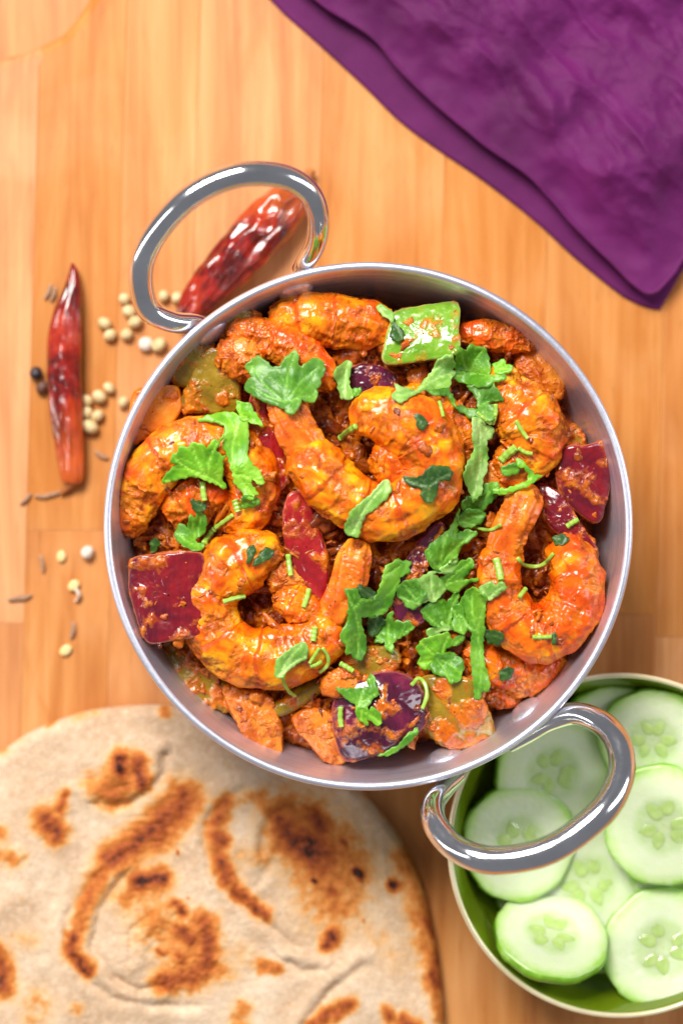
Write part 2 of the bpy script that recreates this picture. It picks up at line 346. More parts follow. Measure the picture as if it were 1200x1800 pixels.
handle([(896, 1312, 43, 12), (928, 1290, 46, 17), (965, 1267, 49, 19.5), (1010, 1255, 52, 21), (1054, 1270, 57, 22.5), (1082, 1300, 62, 23.5), (1092, 1338, 66, 24), (1086, 1378, 70, 24.5), (1060, 1424, 74, 25), (1004, 1472, 76, 25), (955, 1498, 77, 25), (905, 1510, 76, 24.5), (860, 1512, 74, 24.5), (824, 1503, 72, 24), (790, 1482, 68, 23.5), (764, 1448, 63, 22.5), (761, 1414, 57, 21), (780, 1388, 51, 18), (806, 1366, 46, 13)])
def rivet(px, py, z):
    p = W(px, py, z); d = np.array([p[0]-BC[0], p[1]-BC[1]]); d /= np.linalg.norm(d); c = np.array([BC[0]+d[0]*inner_r(z), BC[1]+d[1]*inner_r(z), z])
    n = np.array([-d[0], -d[1], .30]); n /= np.linalg.norm(n); t = np.cross(n, [0, 0, 1]); t /= np.linalg.norm(t); u = np.cross(n, t)
    rr = np.linspace(0, 1, 9); a = np.linspace(0, 2*np.pi, 32, endpoint=False)
    V = np.vstack([c-n*.3+n*(2.1*math.sqrt(max(0, 1-q*q)))+(np.cos(a)[:, None]*t+np.sin(a)[:, None]*u)*5.4*q for q in rr]); m = 32
    i = np.arange(8)[:, None]*m; j = np.arange(m)[None]; jn = (j+1) % m
    mk('rivet', V, Q=np.stack([i+j, i+m+j, i+m+jn, i+jn], -1).reshape(-1, 4), mat=MAT['alu'], parent=bowl)
for q in ((520, 513, 44), (378, 590, 44), (925, 1252, 40), (783, 1333, 40)): rivet(*q)
# ------------------------------------------------------------------ gravy
GPOLY = spline([(232, 760), (262, 690), (300, 640), (345, 590), (410, 550), (480, 520), (575, 515), (665, 505), (700, 540), (800, 545), (900, 570), (950, 610), (990, 680), (1020, 740), (1062, 800), (1068, 870), (1048, 950), (1052, 1060), (1020, 1130), (985, 1180), (930, 1225), (870, 1260), (845, 1295), (760, 1312), (700, 1325), (600, 1335), (520, 1325), (450, 1290), (392, 1240), (330, 1200), (285, 1145), (250, 1090), (228, 1010), (214, 930), (214, 840)], 200, True)
def gravy():
    n = 2.1; xs = np.arange(200, 1085, n); ys = np.arange(495, 1350, n); X, Y = np.meshgrid(xs, ys); d, _ = dseg(X, Y, np.vstack([GPOLY, GPOLY[:1]])); ins = inside(X, Y, GPOLY); d = np.where(ins, d, -d)
    P = np.stack([X.ravel(), Y.ravel(), 0*X.ravel()], 1)
    rr = np.hypot(X-647, Y-925)*PX; wz = wallz(rr*.98)
    top = 33+7.5*(1-(rr/72)**2)+3.0*fbm(P, 1/75., 3, 3).reshape(X.shape)
    lump = 1-1.5*billow(P, 1/34., 5, 2).reshape(X.shape); sm = 1-1.4*billow(P, 1/13., 9, 3).reshape(X.shape)
    top = top+3.2*lump+1.0*sm+.25*fbm(P, 1/5., 13, 2).reshape(X.shape)
    Z = wz-1.2+(np.maximum(top-wz, 0)+1.2)*sst(-2, 26, d+5*pn(P, 1/20., 4).reshape(X.shape))
    s = .30+.58*(1-billow(P, 1/26., 31, 3).reshape(X.shape)*1.6)+.35*fbm(P, 1/60., 8, 2).reshape(X.shape)
    V = W(X.ravel(), Y.ravel(), Z.ravel()); ok = (d > -4); idx = np.arange(X.size).reshape(X.shape)
    Q = np.stack([idx[:-1, :-1], idx[1:, :-1], idx[1:, 1:], idx[:-1, 1:]], -1); g = ok[:-1, :-1] & ok[1:, :-1] & ok[1:, 1:] & ok[:-1, 1:]; Q = Q[g]
    used = np.unique(Q); rm = -np.ones(X.size, int); rm[used] = np.arange(len(used))
    o = mk('masala_gravy', V[used], Q=rm[Q], mat=MAT['gravy'], attrs={'sauce': s.ravel()[used]})
    tag(o, 'chunky orange brown masala gravy filling the metal bowl between the shrimp', 'gravy', kind='stuff'); splat(V[used], 1)
gravy()
SRC = [0]
def coat(V, Q, ang_up, level, lump, seed, fine=.18):
    """displace a skin along its normals where masala clings; returns V, sauce"""
    N = norms(V, Q); q = fbm(V, 1/7., seed, 5)*.75+.5; s = q+level-.5+.12*(1-billow(V, 1/2.5, seed+2, 2)*2)
    c = sst(.42, .66, s); L = 1-1.5*billow(V, 1/2.6, seed+5, 3)
    return V+N*(c*(.26+.62*lump*np.clip(L, -.2, 1))+fine*fbm(V, 1/2.0, seed+9, 3)*(1-c)*.6+.06*pn(V, 1/.6, seed))[:, None], s
def shrimp(label, pts, mat='shrimp', level=.38, lump=.9, K=6, tail=None, m=84, flat=.85, seed=None, n=230, ridge=.085, bend=0):
    SRC[0] += 11; seed = seed or SRC[0]
    C = spline([(x, y, w, z) for x, y, w, z in pts], n); P = np.array([W(a, b, z) for a, b, w, z in C]); s = np.linspace(0, 1, n)
    cap = np.sqrt(np.clip(1-((.07-s)/.07).clip(0)**2, 0, 1))*np.sqrt(np.clip(1-((s-.95)/.05).clip(0)**2, 0, 1))
    r = C[:, 2]*PX/2*np.maximum(cap, .02)
    V, Q, sv, an = tube(P, r, r*flat, m)
    ctr = np.repeat(P, m, 0); x = (sv*K+.06*np.sin(an)*1.5+.10*pn(V, 1/9., seed)); fr = x-np.floor(x)
    saw = np.where(fr < .10, fr/.10, 1-(fr-.10)/.90)
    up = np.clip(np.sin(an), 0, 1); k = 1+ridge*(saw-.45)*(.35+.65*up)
    lon = .030*np.sin(an*9+2.2*pn(V, 1/12., seed+1))*up
    V = ctr+(V-ctr)*(k+lon)[:, None]; V += norms(V, Q)*(1.0*fbm(V, 1/10., seed+3, 2)-.35*np.exp(-(pn(V, 1/9., seed+6)/.08)**2))[:, None]
    st_ = np.column_stack([sv*K*.75, np.cos(an)*1.9, np.sin(an)*1.9]); gr = np.exp(-(pn(st_, 1.0, seed+21)/.055)**2)*up; gr = np.maximum(gr, .8*np.exp(-(pn(st_*[1, 2, 2], 1.0, seed+25)/.05)**2)*up*(pn(V, 1/10., seed+27) > 0))
    V -= norms(V, Q)*(.42*gr)[:, None]
    V, sa = coat(V, Q, None, level-.07, lump, seed); sa = sa+.16*(1-up)*(.6+.8*pn(V, 1/6., seed+31))  # sauce thickens down the sides; tint also paints in the tops' highlight
    seg = np.exp(-((fr-.04)/.07)**2)+.35*np.clip(-lon/.03, 0, 1)+.75*gr
    root = empty('shrimp', (P[n//2, 0], P[n//2, 1], V[:, 2].min()), label, 'shrimp')
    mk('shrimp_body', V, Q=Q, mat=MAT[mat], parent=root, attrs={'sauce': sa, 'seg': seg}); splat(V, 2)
    if tail:
        C = spline(tail, 110); P = np.array([W(a, b, z) for a, b, w, z in C]); s = np.linspace(0, 1, 110)
        r = C[:, 2]*PX/2*np.maximum(np.sqrt(np.clip(1-((.08-s)/.08).clip(0)**2, 0, 1))*np.sqrt(np.clip(1-((s-.95)/.05).clip(0)**2, 0, 1)), .02)
        V, Q, sv, an = tube(P, r, r*.62, 56); ctr = np.repeat(P, 56, 0)
        V = ctr+(V-ctr)*(1+.075*np.sin(an*7+3*pn(V, 1/10., seed+2))+.05*np.abs(np.sin(sv*7)))[:, None]
        V, sa = coat(V, Q, None, level+.0, .6, seed+40, .14)
        mk('tail', V, Q=Q, mat=MAT['tail'], parent=root, attrs={'sauce': sa}); splat(V, 2)
    return root
def chunk(name, label, cat, poly, z, mat, thick=6, dome=1.5, tilt=(0, 0), axis=None, edge=1.0, level=.3, lump=.7, seed=None, shell=None, rings=34, n=170, layer=None):
    """a cut piece traced from the photograph: curved top, cut sides; axis = direction it is curled about"""
    SRC[0] += 13; seed = seed or SRC[0]
    O = spline(poly, n*4, True); 
    for _ in range(2): O = (np.roll(O, 1, 0)+O+np.roll(O, -1, 0))/3
    O = O[::4]; c = O.mean(0); k = PX*(Z0+DIST-z)/DIST
    xy = (O-c)*k*[1, -1]; rad = np.abs(xy).max()
    t = np.concatenate([np.linspace(0.02, .86, rings-10), 1-(1-np.linspace(0, 1, 10))**1.7*.12]); t[-1] = 1
    rows = []
    for q in t:
        p = xy*q; e = (1-q)*np.linalg.norm(xy, axis=1)
        if axis is None: h = dome*(1-(np.linalg.norm(p, axis=1)/rad)**2)
        else: u = p@np.array([math.cos(axis), math.sin(axis)]); h = dome*(1-(u/rad)**2)
        h = h+p[:, 0]*tilt[0]+p[:, 1]*tilt[1]-edge*(1-np.sqrt(np.clip(1-(1-np.clip(e/edge, 0, 1))**2, 0, 1)))
        rows.append(np.column_stack([p, h]))
    base = rows[-1]
    for f, g in ((.25, 1.0), (.5, 1.0), (.75, .99), (1, .97)): q = base.copy(); q[:, 2] -= thick*f; q[:, :2] *= g; rows.append(q)
    for g in (.7, .3, .02): q = rows[len(t)+3].copy(); q[:, :2] *= g; rows.append(q)
    cc = W(c[0], c[1], z); V = np.vstack(rows)+cc; i = np.arange(len(rows)-1)[:, None]*n; j = np.arange(n)[None]; jn = (j+1) % n
    Q = np.stack([i+j, i+n+j, i+n+jn, i+jn], -1).reshape(-1, 4)
    if np.cross(xy[0], xy[5]) < 0: Q = Q[:, ::-1]
    V = V+norms(V, Q)*(.35*fbm(V, 1/6., seed, 3))[:, None]
    V, sa = coat(V, Q, None, level, lump, seed, .07); ring = np.repeat(np.concatenate([t, [1.2]*7]), n)
    sa = sa+.15*sst(1.0, 1.1, ring)
    o = mk(name, V, Q=Q, mat=MAT[mat], attrs={'sauce': sa, 'rim': sst(.955, 1.0, ring)}); tag(o, label, cat); splat(V, 2)
    return o

# vegetables lying lowest
chunk('onion_piece', 'orange stained square onion piece against the upper left wall of the metal bowl', 'onion', [(236, 692), (268, 680), (312, 679), (320, 715), (300, 748), (262, 765), (232, 780), (226, 745)], 45, 'onion_orange', 9, 1, (-.10, .05), level=.32, lump=.3)
chunk('pepper_piece', 'flat olive green pepper square left of the dark green leaf, under lumps of masala', 'pepper', [(350, 630), (385, 612), (412, 640), (422, 690), (416, 724), (370, 727), (312, 716), (328, 680)], 44.5, 'olive', 7, 1.2, (.02, .18), level=.30, lump=.5)
chunk('pepper_piece', 'small olive pepper piece at the bowl wall between the left rivet and the yellow shrimp', 'pepper', [(385, 562), (418, 545), (458, 552), (452, 582), (420, 598), (388, 592)], 43.5, 'olive', 7, 1.5, (-.1, .1), level=.38)
chunk('pepper_piece', 'bit of olive pepper peeking out above the red onion square at the right wall', 'pepper', [(985, 762), (1008, 748), (1026, 772), (1020, 800), (990, 800)], 36, 'olive', 6, 1, level=.33)
chunk('pepper_piece', 'dull olive pepper strip low at the bottom left below the red onion square', 'pepper', [(286, 1125), (340, 1140), (395, 1185), (425, 1245), (385, 1250), (345, 1225), (303, 1185)], 36.5, 'olive', 7, 1.5, (-.1, -.1), level=.42)
chunk('onion_piece', 'orange masala coated onion wedge pointing down at the bottom left of the bowl', 'onion', [(392, 1210), (440, 1212), (478, 1232), (495, 1290), (492, 1335), (452, 1318), (418, 1275)], 40.5, 'onion_orange', 8, 1.5, (.05, .10), level=.50, lump=.6)
chunk('onion_piece', 'amber onion wedge between the bottom left wedge and the dark purple onion', 'onion', [(512, 1262), (545, 1245), (575, 1250), (598, 1290), (608, 1338), (582, 1346), (545, 1312)], 40.5, 'onion_orange', 8, 1.2, (.15, .15), level=.38, lump=.5)
chunk('onion_piece', 'deep purple onion layer tucked behind the middle shrimp, beneath a curled leaf', 'onion', [(608, 652), (648, 640), (690, 655), (698, 690), (650, 705), (610, 694)], 42, 'onion_dark', 5, 1, level=.24)
chunk('onion_piece', 'long dark purple onion strip running diagonally under the heap of leaves', 'onion', [(768, 918), (785, 930), (768, 968), (745, 1010), (738, 1060), (745, 1095), (706, 1098), (688, 1060), (702, 1010), (728, 960)], 46, 'onion_dark', 6, 1.5, (.1, .05), level=.26, lump=.4)
chunk('onion_piece', 'glossy bright red onion strip standing upright left of the middle shrimp', 'onion', [(506, 868), (526, 864), (548, 892), (566, 940), (577, 1000), (572, 1062), (548, 1045), (516, 1000), (500, 950), (497, 900)], 46, 'onion_red', 7, 2.5, (-.15, 0), 0.2, 1.2, level=.20, lump=.4)
chunk('pepper_piece', 'red pepper strip beside the top end of the middle shrimp', 'red pepper', [(442, 690), (470, 682), (492, 720), (500, 800), (505, 850), (480, 862), (455, 810), (440, 750)], 46, 'onion_red', 7, 2, (-.12, 0), 0.1, level=.20, lump=.4)
chunk('onion_piece', 'smooth amber onion piece under the pale leaf strip right of the middle shrimp', 'onion', [(832, 850), (850, 812), (905, 815), (935, 845), (915, 868), (870, 872), (835, 876)], 45, 'onion_orange', 7, 1.6, (0, .1), level=.20, lump=.3)
chunk('onion_piece', 'red edged onion strip below the right hand red onion square', 'onion', [(948, 850), (985, 868), (1015, 915), (1046, 962), (1042, 982), (1008, 960), (972, 930), (948, 895)], 44, 'onion', 7, 1.5, (.2, 0), level=.34, lump=.6)
chunk('onion_piece', 'glossy crimson onion square touching the right wall of the bowl', 'onion', [(983, 790), (1022, 782), (1069, 781), (1074, 822), (1068, 872), (1050, 918), (1018, 905), (986, 872), (975, 830)], 43, 'onion', 8, 3, (-.05, .06), 0.1, 1.2, level=.17, lump=.4)
chunk('pepper_piece', 'olive and orange pepper square at the bottom beside the purple onion', 'pepper', [(736, 1195), (780, 1186), (832, 1196), (852, 1235), (868, 1272), (864, 1298), (805, 1317), (758, 1298), (733, 1250)], 41, 'olive', 8, 3, (.05, .12), 2.5, 1.3, level=.45, lump=.4)
chunk('pepper_piece', 'glistening brown olive pepper bit above the two small leaves on the purple onion', 'pepper', [(598, 1158), (640, 1138), (692, 1138), (704, 1162), (682, 1185), (625, 1188)], 44, 'olive', 6, 1.5, level=.26, lump=.5)
chunk('onion_piece', 'dark purple rounded onion shell at the bottom, topped with two small leaves', 'onion', [(598, 1205), (640, 1188), (690, 1180), (728, 1195), (748, 1232), (748, 1275), (708, 1308), (655, 1332), (606, 1338), (588, 1300), (583, 1248)], 46, 'onion_dark', 10, 5, (.0, .05), None, 1.6, level=.24, lump=.7)
chunk('pepper_piece', 'bright shiny green pepper square at the top of the bowl', 'green pepper', [(688, 556), (704, 543), (752, 535), (803, 533), (806, 580), (800, 624), (740, 636), (678, 640), (676, 600)], 46.5, 'green', 9, 3.0, (.10, -.27), 1.57, .7, level=.17, lump=.25)
chunk('onion_piece', 'dull red masala covered onion lump between the upper right wall and green leaves', 'onion', [(905, 620), (945, 608), (988, 640), (992, 690), (960, 715), (920, 690)], 39, 'onion_orange', 7, 2, level=.50, lump=.9)
chunk('onion_piece', 'chunky masala coated onion above the olive pepper square at the left', 'onion', [(305, 625), (340, 590), (372, 600), (380, 640), (345, 680), (305, 672)], 43.5, 'olive', 7, 2.5, level=.44, lump=1.1)
tpod = [(468, 1256, 14, 40), (490, 1246, 30, 40), (520, 1228, 36, 40), (550, 1210, 32, 40), (575, 1195, 22, 40)]
C = spline(tpod, 90); P = np.array([W(a, b, z) for a, b, w_, z in C]); r = C[:, 2]*PX/2; r[0] = r[-1] = .1; V, Q, sv, an = tube(P, r, r, 40); V, sa = coat(V, Q, None, .24, .4, 91)
tag(mk('green_chili', V, Q=Q, mat=MAT['olive'], attrs={'sauce': sa}), 'dark olive green chili half hidden beneath the lower left shrimp', 'chili'); splat(V, 2)

# shrimp: (x, y, width, z) along the back
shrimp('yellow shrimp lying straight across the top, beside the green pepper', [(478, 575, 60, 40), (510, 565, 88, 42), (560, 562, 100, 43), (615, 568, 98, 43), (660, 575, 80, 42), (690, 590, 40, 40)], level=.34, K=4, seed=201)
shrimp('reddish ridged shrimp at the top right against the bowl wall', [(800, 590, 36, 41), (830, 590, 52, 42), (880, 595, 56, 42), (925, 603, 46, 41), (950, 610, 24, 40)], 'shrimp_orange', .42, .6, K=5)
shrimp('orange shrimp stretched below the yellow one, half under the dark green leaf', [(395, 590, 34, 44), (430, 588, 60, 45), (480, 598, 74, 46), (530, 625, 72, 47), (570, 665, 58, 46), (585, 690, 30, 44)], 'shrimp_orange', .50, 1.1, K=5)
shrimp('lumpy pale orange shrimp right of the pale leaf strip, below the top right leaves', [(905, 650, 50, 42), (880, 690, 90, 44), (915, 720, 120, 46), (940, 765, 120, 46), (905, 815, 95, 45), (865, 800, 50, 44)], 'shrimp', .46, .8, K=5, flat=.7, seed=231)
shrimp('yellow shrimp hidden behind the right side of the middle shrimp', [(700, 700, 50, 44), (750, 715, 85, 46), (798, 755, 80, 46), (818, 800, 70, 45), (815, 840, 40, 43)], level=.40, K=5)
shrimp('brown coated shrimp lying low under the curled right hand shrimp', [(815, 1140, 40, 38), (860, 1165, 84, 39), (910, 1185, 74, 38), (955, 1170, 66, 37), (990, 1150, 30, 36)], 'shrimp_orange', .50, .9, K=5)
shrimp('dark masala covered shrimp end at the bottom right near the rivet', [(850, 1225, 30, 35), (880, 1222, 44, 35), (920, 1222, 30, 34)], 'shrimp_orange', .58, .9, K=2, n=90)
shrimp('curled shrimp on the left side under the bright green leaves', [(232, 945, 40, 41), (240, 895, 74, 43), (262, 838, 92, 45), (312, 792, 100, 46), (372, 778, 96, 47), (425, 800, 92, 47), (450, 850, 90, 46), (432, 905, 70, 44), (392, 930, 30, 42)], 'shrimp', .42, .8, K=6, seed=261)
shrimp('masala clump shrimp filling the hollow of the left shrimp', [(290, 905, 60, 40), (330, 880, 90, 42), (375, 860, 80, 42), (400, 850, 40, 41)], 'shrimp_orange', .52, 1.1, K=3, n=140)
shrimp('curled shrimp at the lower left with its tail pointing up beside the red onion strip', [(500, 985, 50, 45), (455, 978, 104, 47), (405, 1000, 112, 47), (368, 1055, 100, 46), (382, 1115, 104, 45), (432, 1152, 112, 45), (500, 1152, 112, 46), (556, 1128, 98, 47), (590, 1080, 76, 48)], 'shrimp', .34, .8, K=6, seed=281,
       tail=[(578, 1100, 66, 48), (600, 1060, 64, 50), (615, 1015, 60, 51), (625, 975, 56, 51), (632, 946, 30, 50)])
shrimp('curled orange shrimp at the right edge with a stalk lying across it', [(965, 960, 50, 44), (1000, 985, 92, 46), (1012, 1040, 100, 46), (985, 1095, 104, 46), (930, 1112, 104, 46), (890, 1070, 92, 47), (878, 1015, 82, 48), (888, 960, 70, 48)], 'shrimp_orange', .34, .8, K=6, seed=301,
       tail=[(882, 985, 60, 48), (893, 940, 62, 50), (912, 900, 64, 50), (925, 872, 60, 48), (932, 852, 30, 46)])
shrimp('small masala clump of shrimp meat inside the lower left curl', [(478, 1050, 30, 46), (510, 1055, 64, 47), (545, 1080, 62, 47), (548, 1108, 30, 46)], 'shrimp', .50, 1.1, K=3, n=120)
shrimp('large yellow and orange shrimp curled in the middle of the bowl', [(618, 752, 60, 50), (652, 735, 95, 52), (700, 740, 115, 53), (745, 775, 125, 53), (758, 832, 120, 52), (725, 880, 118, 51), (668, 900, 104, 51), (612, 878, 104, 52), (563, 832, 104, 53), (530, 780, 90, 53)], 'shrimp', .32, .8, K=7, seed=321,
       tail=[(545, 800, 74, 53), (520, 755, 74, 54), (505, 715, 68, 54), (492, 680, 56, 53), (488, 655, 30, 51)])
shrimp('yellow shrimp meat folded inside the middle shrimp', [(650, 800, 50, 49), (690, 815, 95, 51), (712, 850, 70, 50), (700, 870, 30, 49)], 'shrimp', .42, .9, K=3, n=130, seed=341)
chunk('onion_piece', 'crimson onion square with a smooth face at the left wall of the bowl', 'onion', [(232, 984), (262, 974), (305, 971), (355, 972), (360, 1010), (358, 1062), (357, 1112), (318, 1122), (262, 1130), (240, 1085), (226, 1030)], 49.5, 'onion', 10, 2.6, (.04, -.02), 0.05, .9, level=.16, lump=.5, seed=350)

chunk('onion_piece', 'glistening masala coated onion lump between the left olive pepper and large dark leaf', 'onion', [(385, 605), (415, 590), (452, 598), (470, 625), (452, 655), (420, 668), (392, 645)], 47, 'onion_orange', 8, 3, level=.62, lump=1.3)
chunk('onion_piece', 'brown masala onion lump inside the lower left curl beside the yellowish stalk', 'onion', [(470, 1000), (500, 985), (530, 1002), (540, 1030), (515, 1050), (480, 1040)], 47, 'onion_orange', 8, 2.5, level=.60, lump=1.2)
chunk('onion_piece', 'coarse masala coated lump between the right wall and the curl of the right shrimp', 'onion', [(1005, 935), (1035, 945), (1050, 975), (1040, 1005), (1012, 990), (995, 960)], 43, 'onion_orange', 8, 2.5, level=.60, lump=1.2)
chunk('onion_piece', 'masala covered onion lump left of the two small leaves on the purple onion', 'onion', [(565, 1195), (590, 1175), (625, 1180), (632, 1205), (600, 1225), (570, 1222)], 48, 'onion_orange', 7, 2.2, level=.58, lump=1.2)

# masala crumbs: minced onion, tomato and ginger
def crumbs():
    a = np.linspace(0, np.pi, 11)[:, None]; b = np.linspace(0, 2*np.pi, 18, endpoint=False)[None]
    U = np.stack([np.sin(a)*np.cos(b), np.sin(a)*np.sin(b), np.cos(a)+0*b], -1).reshape(-1, 3); i = np.arange(10)[:, None]*18; j = np.arange(18)[None]; jn = (j+1) % 18
    q = np.stack([i+j, i+18+j, i+18+jn, i+jn], -1).reshape(-1, 4); VV = []; QQ = []; SS = []; n = 0; tries = 0
    Hs = HM.copy()
    while n < 520 and tries < 9000:
        tries += 1; x = RNG.uniform(215, 1065); y = RNG.uniform(515, 1330)
        if not inside(np.array([x]), np.array([y]), GPOLY)[0]: continue
        ident = IDM[int(y/2), int(x/2)]; h = samp(Hs, x, y)
        if ident == 2 and RNG.random() > .13: continue
        if h < 20: continue
        r = RNG.gamma(2.2, .75)+.5; r = min(r, 4.2)*(.5 if ident == 2 else 1)
        s = np.array([r*RNG.uniform(.8, 1.5), r*RNG.uniform(.7, 1.1), r*RNG.uniform(.4, .75)]); s = s*(np.array([1.7, .62, .8]) if RNG.random() < .35 else 1.); th = RNG.uniform(0, 6.28); v = U*s
        v = np.stack([v[:, 0]*math.cos(th)-v[:, 1]*math.sin(th), v[:, 0]*math.sin(th)+v[:, 1]*math.cos(th), v[:, 2]], 1)
        c = W(x, y, h-.15*r); v = v*(1+.60*fbm(v+RNG.uniform(0, 900), .8/max(r, .8), 3, 2)-.45*np.abs(pn(v, 1/.9, 5)))[:, None]+c
        VV.append(v); QQ.append(q+n*len(U)); SS.append(np.full(len(U), RNG.choice([.2, .45, .6, .7, .9]))+.1*pn(v, .9)); n += 1
    V = np.vstack(VV); o = mk('masala_crumbs', V, Q=np.vstack(QQ), mat=MAT['gravy'], attrs={'sauce': np.concatenate(SS)})
    tag(o, 'crumbly bits of cooked masala strewn over the shrimp and gravy', 'masala bits', kind='stuff'); splat(V, 3)
crumbs()
HM0 = np.where(HM < 0, blur(maxf(HM, 6), 4), HM); HL = blur(maxf(HM0, 2), 1); HS = blur(maxf(HM0, 5), 9)

# ------------------------------------------------------------------ cilantro
def T4(o, s, pts): return [(o[0]+x/s, o[1]+y/s) for x, y in pts]
LEAFN = [0]
def leaf(label, poly, base, tips, mat='leaf', lift=.5, curl=1.0, name='cilantro_leaf', cat='cilantro leaf', stiff=.55, teeth=0.):
    LEAFN[0] += 1; sd = 400+LEAFN[0]*7
    O = np.array(poly, float); ar_ = np.sum(O[:, 0]*np.roll(O[:, 1], -1)-O[:, 1]*np.roll(O[:, 0], -1)); teeth = (1. if ar_ > 0 else -1.)*1.25; L = np.linalg.norm(np.roll(O, -1, 0)-O, axis=1); pts = []
    for a, b, l in zip(O, np.roll(O, -1, 0), L):
        k = max(1, int(l/4.6)); nrm_ = np.array([(b-a)[1], -(b-a)[0]])/max(l, .1); pts += [tuple(a+(b-a)*t/k+RNG.normal(0, .25, 2)*(t > 0)+nrm_*teeth*RNG.uniform(.2, 1.25)*(1.5 if t % 2 else -.6)*(t > 0)) for t in range(k)]
    B = np.array(pts); B = B.mean(0)+(B-B.mean(0))*1.05; nb = len(B); lo = B.min(0); hi = B.max(0); st = 3.6
    gx, gy = np.meshgrid(np.arange(lo[0], hi[0], st), np.arange(lo[1], hi[1], st)); gx = gx+RNG.uniform(-.7, .7, gx.shape); gy = gy+RNG.uniform(-.7, .7, gy.shape)
    ins = inside(gx, gy, B); d, _ = dseg(gx, gy, np.vstack([B, B[:1]])); k = ins & (d > 2.0)
    A = np.vstack([B, np.column_stack([gx[k], gy[k]])])
    r = delaunay_2d_cdt([Vector(p) for p in A], [(i, (i+1) % nb) for i in range(nb)], [], 1, 1e-4)
    v2 = np.array([(p.x, p.y) for p in r[0]]); tris = [t for t in r[2] if len(t) == 3]; x, y = v2[:, 0], v2[:, 1]
    de, _ = dseg(x, y, np.vstack([B, B[:1]]))
    vein = np.zeros(len(x))
    for t in tips:
        mid = ((base[0]+t[0])/2+(t[1]-base[1])*.06, (base[1]+t[1])/2-(t[0]-base[0])*.06); dd, _ = dseg(x, y, spline([base, mid, t], 10)); vein = np.maximum(vein, np.exp(-(dd/1.9)**2))
    th_ = np.arctan2(y-base[1], x-base[0]); rb = np.hypot(x-base[0], y-base[1]); fan = np.exp(-(np.sin(8.5*th_+.05*rb)/.30)**2)*sst(3, 12, rb); vein = np.maximum(vein, .42*fan)
    h1 = samp(HS, x, y); h2 = samp(HL, x, y)
    A_ = np.column_stack([x, y, np.ones(len(x))]); pl = A_@np.linalg.lstsq(A_, h1, rcond=None)[0]
    Pn = np.column_stack([x, y, 0*x]); c = curl*(1.4*fbm(Pn, 1/42., sd, 2)+.3*pn(Pn, 1/16., sd+2)); rim = curl*.9*(1-sst(0, 11, de))*np.sign(pn(Pn, 1/30., sd+4)+.15)
    z = stiff*pl+(1-stiff)*h1+c+rim; z += np.percentile(h2-z, 72)+lift+.4; z = np.maximum(z, h2+.28)
    E = np.array([(t[i_], t[(i_+1) % 3]) for t in tris for i_ in range(3)]); cnt = np.bincount(E[:, 0], minlength=len(x))+1e-9
    for _ in range(7): z = .35*z+.65*np.bincount(E[:, 0], z[E[:, 1]], len(x))/cnt
    z = np.maximum(z, h2+.10)
    z = z-.22*vein
    V = W(x, y, z); t = np.array(tris)
    a, b, cc = V[t[:, 0]], V[t[:, 1]], V[t[:, 2]]; f = np.cross(b-a, cc-a)[:, 2] < 0; t[f] = t[f][:, ::-1]
    o = mk(name, V, T=t, mat=MAT[mat], attrs={'vein': vein}); tag(o, label, cat)
    md = o.modifiers.new('thickness', 'SOLIDIFY'); md.thickness = .0002; md.offset = -1
    xi = np.clip((x/2).astype(int), 0, 599); yi = np.clip((y/2).astype(int), 0, 899)
    g = np.zeros(HM.shape); g[yi, xi] = z+.1; g = maxf(g, 1)
    for M in (HL, HS): np.maximum(M, g, out=M)
    return o
def stalk(label, pts, wd, lift=.4, mat='stalk', flat=.8, name='cilantro_stalk', cat='cilantro stalk'):
    C = spline(pts, 40); h = samp(HL, C[:, 0], C[:, 1]); hh = np.convolve(np.pad(h, 6, 'edge'), np.ones(13)/13, 'valid'); A_ = np.column_stack([np.linspace(0, 1, 40), np.ones(40)])
    pl = A_@np.linalg.lstsq(A_, hh, rcond=None)[0]; z = np.maximum(.7*pl+.3*hh, hh-.4)+wd*PX*.35+lift*.4
    P = np.array([W(a, b, c) for (a, b), c in zip(C, z)]); r = np.full(40, wd*PX/2); r *= 1+.08*np.sin(np.arange(40)*.5); r[0] *= .82; r[-1] *= .82
    P = np.vstack([P[:1], P, P[-1:]]); P[0] -= (P[2]-P[1])*.02; P[-1] += (P[-2]-P[-3])*.02; r = np.concatenate([[.02], r, [.02]])
    V, Q, s, an = tube(P, r, r*flat, 22); ctr = np.repeat(P, 22, 0); V = ctr+(V-ctr)*(1+.09*np.cos(an*6))[:, None]
    return tag(mk(name, V, Q=Q, mat=MAT[mat]), label, cat)
R1 = lambda p: T4((400, 520), 4.8, p); R2 = lambda p: T4((650, 520), 4, p); R3 = lambda p: T4((270, 700), 4.8, p); R4 = lambda p: T4((570, 720), 4, p)
R5 = lambda p: T4((780, 760), 4, p); R6 = lambda p: T4((590, 960), 4, p); R7 = lambda p: T4((380, 1040), 4, p); R8 = lambda p: T4((560, 1120), 4, p)
def lf(R, label, poly, base, tips, **k): return leaf(label, R(poly), R([base])[0], R(tips), **k)
lf(R1, 'large dark green three lobed cilantro leaf at the top of the middle shrimp', [(160, 600), (200, 560), (265, 508), (330, 555), (385, 605), (440, 600), (470, 540), (520, 500), (565, 465), (595, 510), (595, 590), (620, 600), (670, 555), (720, 530), (780, 550), (815, 620), (800, 650), (770, 700), (775, 740), (735, 780), (745, 840), (720, 890), (660, 885), (620, 860), (600, 920), (560, 985), (510, 990), (480, 940), (400, 915), (330, 895), (250, 850), (180, 810), (155, 770), (175, 720), (215, 680), (190, 640)], (490, 900), [(200, 590), (200, 760), (565, 490), (760, 600), (690, 850)], mat='leaf_dusty', lift=1.0, curl=1.1)
